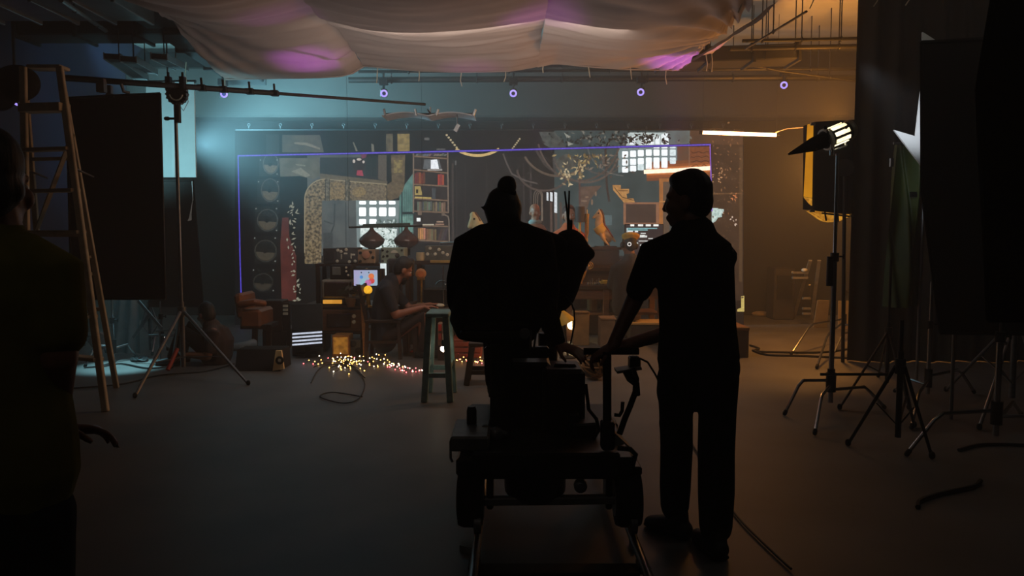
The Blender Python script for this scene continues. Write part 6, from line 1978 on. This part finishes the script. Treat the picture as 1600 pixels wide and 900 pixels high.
hair_cap(P, M, .9, t, extra=bun)
ob('hair_bun', MB().ell(g(792, 291, OY - .04), (.048, .046, .05), None, 20, 14).ell(g(793, 284, OY - .045), (.04, .04, .03), None, 16, 10), HAIR, t, remesh=.006, relax=2)
ob('hair_band', MB().torus(g(792, 301, OY - .03), .036, .012, RX(20), 16, 6), TEEB, t)
ja = MB()
jp = [g(774, 531), g(775, 505), g(777, 470), g(780, 435), g(783, 400), g(788, 374), g(789, 358)]
jr = [(.19, .15), (.235, .165), (.225, .16), (.21, .15), (.205, .145), (.165, .11), (.09, .085)]
limb(ja, jp, jr, 20, (1, 0, 0), 'e')
limb(ja, [g(758, 372), sL, g(722, 440, 3.86), eL], [.075, .085, .082, .08])
limb(ja, [g(815, 368), g(840, 378), g(848, 440, OY), g(850, 480, 3.84)], [.07, .085, .09, .07])
limb(ja, [eL, wL], [.06, .045])
limb(ja, [eR, eR.lerp(wR, .93)], [.062, .043])
limb(ja, [g(830, 368), g(870, 384, 4.0)], [.05, .06])
limb(ja, [g(838, 390), g(838, 440), g(832, 480)], [(.1, .12), (.11, .12), (.08, .1)], 14, (1, 0, 0))
ob('jacket', ja, mat('black_jacket', (20, 19, 19), .95, spec=.1, scale=30), t, remesh=.011)
pa = MB()
for i, x in ((-.3, 776), (.3, 800)):
    h0 = g(x, 512)
    kn = h0 + V((i * .06, .44, .02))
    an = kn + V((0, .12, -.40))
    limb(pa, [h0, kn, an], [.1, .078, .062])
    s_ = an + V((0, 0, -.05))
    shoe(t, (an.x, an.y - .05, an.z - .09), (an.x, an.y + .18, an.z - .09), mat('dark_shoe', (24, 22, 22), .6))
ob('trousers', pa, TROB, t, remesh=.011)

# ---- the man at the left edge in an olive shirt
LYY = 1.95
g = lambda x, y, Y=LYY: at(x, y, Y)
t = thing('person', 'man in a dark olive shirt cut off at the left edge close to us', 'person', (g(0, 600).x, LYY, 0))
body = MB()
P, M = add_head(body, g(-18, 292), -6, -2, 0, 1.0)
limb(body, [g(-14, 330), g(-12, 380)], [(.064, .064), (.075, .07)])
tp = [g(-8, 800), g(-10, 740), g(-10, 640), g(-10, 540), g(-10, 460), g(-10, 405), g(-12, 375)]
trr = [(.155, .12), (.17, .13), (.16, .115), (.165, .115), (.175, .115), (.15, .09), (.08, .075)]
limb(body, tp, trr, 18, (1, 0, 0))
sR, eR, wR = g(82, 425), g(92, 560, 1.92), g(88, 668, 2.06)
limb(body, [g(40, 405), sR, eR], [.058, .06, .045])
limb(body, [eR, wR], [.043, .03])
add_hand(body, wR, (.85, .55, -.2), (0, -.3, -1), 24, 1.0)
sL, eL, wL = g(-105, 425), g(-120, 560), g(-110, 680, 2.1)
limb(body, [g(-60, 405), sL, eL], [.058, .06, .045])
limb(body, [eL, wL], [.043, .03])
add_hand(body, wL, (0, .8, -.4), (1, 0, 0), 24, 1.0, -1)
b0 = g(-8, 800)
for i in (-1, 1):
    h0 = V((b0.x + i * .095, LYY, b0.z))
    limb(body, [h0, V((h0.x, LYY + .02, .46)), V((h0.x, LYY - .01, .08))], [.09, .06, .042])
    shoe(t, (h0.x, LYY - .07, 0), (h0.x + i * .03, LYY + .17, 0), mat('dark_shoe', (24, 22, 22), .6))
sk = ob('body', body, SKIN, t, remesh=.0065, relax=3)
eyes(P, M, 1.0, sk)
hair_cap(P, M, 1.0, t, extra=lambda h: (h.ell(P(0, -.03, .06), (.1, .105, .1), M), h.ell(P(0, -.035, -.0), (.096, .085, .1), M), h.ell(P(0, -.01, -.01), (.102, .06, .06), M)))
sh = MB()
limb(sh, [g(-6, 735), g(-6, 690), g(-8, 620), g(-10, 540), g(-10, 460), g(-10, 405), g(-12, 380)], [(.205, .15), (.2, .15), (.185, .138), (.18, .135), (.19, .135), (.165, .105), (.085, .085)], 18, (1, 0, 0))
limb(sh, [g(36, 402), sR, g(90, 520, 1.93)], [.068, .076, .07])
limb(sh, [g(-56, 402), sL, g(-114, 520)], [.068, .076, .07])
ob('olive_shirt', sh, mat('olive_shirt_cloth', (104, 96, 42), .95, 0, .12, 10, .1, spec=.1), t, remesh=.009)
pa = MB()
limb(pa, [g(-8, 700), g(-8, 760), g(-8, 800)], [(.165, .125), (.18, .14), (.175, .14)], 18, (1, 0, 0))
for i in (-1, 1):
    h0 = V((b0.x + i * .095, LYY, b0.z))
    limb(pa, [h0, V((h0.x, LYY + .02, .46)), V((h0.x, LYY - .01, .1))], [.105, .08, .07])
ob('trousers', pa, mat('dark_trousers', (26, 25, 28), .95, spec=.1), t, remesh=.011)

# ---- bearded actor at the writing table
AY = 9.0
g = lambda x, y, Y=AY: at(x, y, Y)
t = thing('person', 'bearded actor in a dark shirt sitting bent over the writing table', 'person', g(602, 545))
body = MB()
P, M = add_head(body, g(630, 421), -68, -26, 6, 1.05)
limb(body, [g(626, 430), g(614, 442)], [(.062, .06), (.075, .07)])
tp = [g(601, 530), g(600, 505), g(602, 475), g(606, 452), g(612, 440)]
trr = [(.13, .16), (.135, .16), (.13, .17), (.12, .17), (.08, .1)]
limb(body, tp, trr, 16, (1, 0, 0))
sN, eN, wN = g(603, 452, AY - .2), g(618, 492, AY - .22), g(662, 480, AY - .12)
limb(body, [sN, eN], [.06, .05])
limb(body, [eN, wN], [.05, .03])
add_hand(body, wN, (1, .15, .08), (0, 0, -1), 18, 1.1)
sF, eF, wF = g(612, 452, AY + .2), g(640, 482, AY + .2), g(672, 476, AY + .1)
limb(body, [sF, eF], [.06, .048])
limb(body, [eF, wF], [.046, .03])
add_hand(body, wF, (1, -.1, .05), (0, 0, -1), 18, 1.1, -1)
for j in (-.1, .1):
    h0 = g(606, 528, AY + j)
    kn = V((h0.x + .42, h0.y, .5))
    an = V((kn.x - .02, kn.y, .09))
    limb(body, [h0, kn], [.085, .06])
    limb(body, [kn, an], [.058, .042])
    shoe(t, (an.x - .05, an.y, 0), (an.x + .19, an.y, 0), mat('dark_shoe', (24, 22, 22), .6))
sk = ob('body', body, mat('actor_skin', (150, 96, 74), .5, 0, .06, 30), t, remesh=.009, relax=3)
eyes(P, M, 1.05, sk)
hair_cap(P, M, 1.05, t)
ob('beard', MB().ell(P(0, .05, -.085), (.058, .05, .05), M).ell(P(0, .07, -.125), (.03, .03, .04), M), HAIR, t, remesh=.01)
sh = MB()
limb(sh, tp, inflate(trr, .02), 16, (1, 0, 0))
limb(sh, [g(604, 446, AY - .1), sN, sN.lerp(eN, .75)], [.07, .08, .066])
limb(sh, [g(608, 446, AY + .1), sF, sF.lerp(eF, .7)], [.07, .075, .062])
ob('dark_shirt', sh, mat('dark_blue_shirt', (40, 42, 50), .9, 0, .15, 12), t, remesh=.012)
pa = MB()
for j in (-.1, .1):
    h0 = g(606, 526, AY + j)
    kn = V((h0.x + .42, h0.y, .5))
    an = V((kn.x - .02, kn.y, .12))
    limb(pa, [h0, kn, an], [.1, .076, .06])
ob('trousers', pa, mat('brown_trousers', (48, 34, 30), .9), t, remesh=.012)

# ---- actor with beret at the right desk
BY = 10.1
g = lambda x, y, Y=BY: at(x, y, Y)
t = thing('person', 'actor in a mustard beret with headphones seated at the right desk', 'person', g(985, 470))
body = MB()
P, M = add_head(body, g(983, 383), 20, -10, 6, 1.08)
limb(body, [g(984, 392), g(986, 408)], [(.062, .06), (.075, .07)])
tp = [g(978, 480), g(979, 455), g(980, 432), g(983, 415), g(985, 405)]
trr = [(.17, .13), (.17, .13), (.18, .125), (.16, .1), (.08, .08)]
limb(body, tp, trr, 16, (1, 0, 0))
sR, eR, wR = g(1004, 418), g(1010, 445, BY + .05), g(1022, 436, BY + .3)
limb(body, [g(992, 410), sR, eR], [.055, .06, .05])
limb(body, [eR, wR], [.046, .03])
add_hand(body, wR, (.4, .8, 0), (0, 0, -1), 20)
sL, eL, wL = g(962, 420), g(955, 445, BY + .05), g(968, 442, BY + .3)
limb(body, [g(974, 410), sL, eL], [.055, .06, .05])
limb(body, [eL, wL], [.046, .03])
add_hand(body, wL, (.2, .9, 0), (0, 0, -1), 20, 1, -1)
for j in (-.1, .1):
    h0 = g(979, 480) + V((j, 0, 0))
    kn = V((h0.x, h0.y + .38, .5))
    an = V((kn.x, kn.y, .1))
    limb(body, [h0, kn, an], [.09, .062, .042])
    shoe(t, (an.x, an.y - .05, 0.18 if False else 0), (an.x, an.y + .19, 0), mat('dark_shoe', (24, 22, 22), .6))
sk = ob('body', body, SKIN, t, remesh=.01, relax=3)
eyes(P, M, 1.08, sk)
hair_cap(P, M, 1.0, t)
be = MB()
be.ell(P(.01, -.02, .11), (.125, .12, .05), M)
be.ell(P(0, -.01, .075), (.1, .11, .05), M)
be.cap(P(0, 0, .15), P(0, 0, .17), .008, .006)
ob('beret', be, mat('mustard_felt', (186, 144, 62), .9, 0, .15, 12), t, remesh=.01)
hp = MB()
for i in (-1, 1):
    hp.lathe([(.03, -.02), (.042, -.01), (.042, .015), (.03, .022)], P(i * .09, 0, -.005), M @ RY(90), 16)
hp.sweep([P(.09 * math.cos(R(k)), 0, .02 + .13 * math.sin(R(k))) for k in range(0, 181, 20)], .009, 6)
ob('headphones', hp, DARKPLASTIC, t)
ob('headphone_light', MB().torus(P(-.05, -.1, -.01), .022, .006, RX(90), 12, 5), emi('headphone_white', (230, 226, 220), 1.2), t)
sh = MB()
limb(sh, tp, inflate(trr, .02), 16, (1, 0, 0))
limb(sh, [g(992, 412), sR, eR], [.065, .075, .062])
limb(sh, [g(974, 412), sL, eL], [.065, .075, .062])
limb(sh, [eR, wR], [.058, .042])
limb(sh, [eL, wL], [.058, .042])
ob('dark_coat', sh, mat('dark_coat_cloth', (48, 42, 38), .9, 0, .15, 12), t, remesh=.013)
pa = MB()
for j in (-.1, .1):
    h0 = g(979, 478) + V((j, 0, 0))
    kn = V((h0.x, h0.y + .38, .5))
    limb(pa, [h0, kn, V((kn.x, kn.y, .13))], [.1, .076, .06])
ob('trousers', pa, TROB, t, remesh=.013)
q = g(979, 487)
t2 = thing('desk_stool', 'round stool under the actor with the beret', 'stool', (q.x, BY, 0))
ob('seat', MB().lathe([(.17, -.05), (.19, -.03), (.19, 0), (.17, .01)], (q.x, BY, q.z - .05), None, 20), DARKWOOD, t2)
for k in range(4):
    a = R(45 + 90 * k)
    ob('leg', MB().cyl((q.x + .12 * math.cos(a), BY + .12 * math.sin(a), q.z - .09), (q.x + .18 * math.cos(a), BY + .18 * math.sin(a), 0), .016), DARKWOOD, t2)

# ---- man in orange behind the desk (bust height visible)
MY = 11.0
g = lambda x, y, Y=MY: at(x, y, Y)
MX = 888
t = thing('person', 'man with moustache in an orange shirt standing behind the right desk', 'person', (g(MX, 400).x, MY, 0))
body = MB()
P, M = add_head(body, g(889, 337), 188, 0, 0, 1.12)
limb(body, [g(890, 345), g(MX, 358)], [(.064, .062), (.075, .07)])
zf = g(MX, 470).z
b0 = g(MX, 358)
tp = [V((b0.x, MY, .85)), V((b0.x, MY, 1.0)), g(MX, 385), g(MX, 370), g(MX, 357)]
trr = [(.16, .12), (.165, .12), (.18, .125), (.17, .1), (.08, .08)]
limb(body, tp, trr, 16, (1, 0, 0))
for i in (-1, 1):
    s0 = g(MX + i * 19, 369)
    e0 = s0 + V((i * .05, 0, -.3))
    w0 = e0 + V((-i * .03, -.08, -.24))
    limb(body, [g(MX + i * 8, 364), s0, e0], [.055, .06, .046])
    limb(body, [e0, w0], [.044, .03])
    add_hand(body, w0, (0, -.2, -1), (-i, 0, 0), 24, 1, i)
    limb(body, [(b0.x + i * .09, MY, .85), (b0.x + i * .1, MY - .01, .46), (b0.x + i * .1, MY + .02, .08)], [.09, .06, .042])
    shoe(t, (b0.x + i * .1, MY + .07, 0), (b0.x + i * .12, MY - .17, 0), mat('dark_shoe', (24, 22, 22), .6))
sk = ob('body', body, mat('face_skin', (176, 122, 98), .5, 0, .06, 30), t, remesh=.01, relax=3)
eyes(P, M, 1.12, sk)
hair_cap(P, M, 1.12, t, mat('brown_hair', (70, 36, 30), .7))
ob('moustache', MB().ell(P(0, .106, -.052), (.034, .01, .009), M), HAIR, t)
sh = MB()
limb(sh, tp[1:], inflate(trr[1:], .022), 16, (1, 0, 0))
for i in (-1, 1):
    s0 = g(MX + i * 19, 369)
    limb(sh, [g(MX + i * 8, 362), s0, s0 + V((i * .04, 0, -.2))], [.068, .08, .07])
ob('orange_shirt', sh, mat('orange_shirt_cloth', (206, 98, 56), .9, 0, .12, 10), t, remesh=.012)
pa = MB()
for i in (-1, 1):
    limb(pa, [(b0.x + i * .07, MY, .92), (b0.x + i * .1, MY - .01, .46), (b0.x + i * .1, MY + .02, .1)], [.115, .08, .068])
ob('trousers', pa, TROB, t, remesh=.013)

# ---- carved head on the left of the light bars
t = thing('bust', 'dark brown carved head with pale collar beside the white light bars', 'bust', at(836, 380, 11.3))
b = MB()
P, M = add_head(b, at(836, 332, 11.3), 200, 0, 0, .98)
limb(b, [at(836, 342, 11.3), at(836, 352, 11.3)], [.062, .07])
ob('head', b, mat('carved_brown', (150, 92, 66), .5, 0, .3, 14), t, remesh=.011)
ob('collar', MB().lathe([(.09, 0), (.1, .03), (.075, .06)], at(836, 350, 11.3), None, 18), mat('pale_collar', (150, 156, 150), .5), t)
q = at(836, 350, 11.3)
ob('shoulders', MB().lathe([(.1, -.3), (.14, -.2), (.17, -.08), (.13, -.02), (.08, .01)], q, None, 20), mat('carved_brown', (150, 92, 66), .5, 0, .3, 14), t)
ob('plinth', MB().box((q.x, q.y, (q.z - .3) / 2), (.28, .28, q.z - .3)), DARKWOOD, t, bevel=.01)

# ---- crew member sitting on the floor at left
CYY = 8.5
g = lambda x, y, Y=CYY: at(x, y, Y)
t = thing('person', 'crew member in a dark shirt sitting on the floor left of the purple outline', 'person', (g(335, 560).x, CYY, 0))
body = MB()
P, M = add_head(body, g(322, 492), 60, -14, 0, 1.0)
limb(body, [g(325, 500), g(332, 512)], [.06, .07])
hip = V((g(338, 560).x, CYY, .12))
tp = [hip, hip.lerp(g(335, 512), .5) + V((.03, 0, 0)), g(334, 520), g(331, 511)]
trr = [(.16, .16), (.15, .17), (.14, .17), (.08, .09)]
limb(body, tp, trr, 16, (1, 0, 0))
for j in (-.17, .17):
    s0 = g(333, 520, CYY + j)
    e0 = s0 + V((-.06, -.02, -.26))
    w0 = e0 + V((-.22, 0, .02))
    limb(body, [s0, e0], [.058, .046])
    limb(body, [e0, w0], [.044, .03])
    add_hand(body, w0, (-1, 0, -.3), (0, 0, -1), 20, 1, 1 if j > 0 else -1)
    kn = V((hip.x - .34, CYY + j * .8, .4))
    an = V((hip.x - .44, CYY + j * .7, .07))
    limb(body, [hip + V((0, j * .5, 0)), kn, an], [.09, .062, .042])
    shoe(t, (an.x + .06, an.y, 0), (an.x - .17, an.y, 0), mat('dark_shoe', (24, 22, 22), .6))
sk = ob('body', body, SKIN, t, remesh=.01, relax=3)
eyes(P, M, 1.0, sk)
hair_cap(P, M, 1.0, t)
sh = MB()
limb(sh, tp, inflate(trr, .02), 16, (1, 0, 0))
for j in (-.17, .17):
    s0 = g(333, 520, CYY + j)
    limb(sh, [g(332, 516, CYY + j * .5), s0, s0 + V((-.04, -.01, -.18))], [.07, .075, .064])
ob('dark_shirt', sh, mat('dark_brown_shirt', (58, 46, 42), .9, 0, .15, 12), t, remesh=.012)
pa = MB()
for j in (-.17, .17):
    limb(pa, [hip + V((0, j * .5, 0)), V((hip.x - .34, CYY + j * .8, .4)), V((hip.x - .43, CYY + j * .7, .11))], [.11, .08, .062])
ob('trousers', pa, TROB, t, remesh=.013)
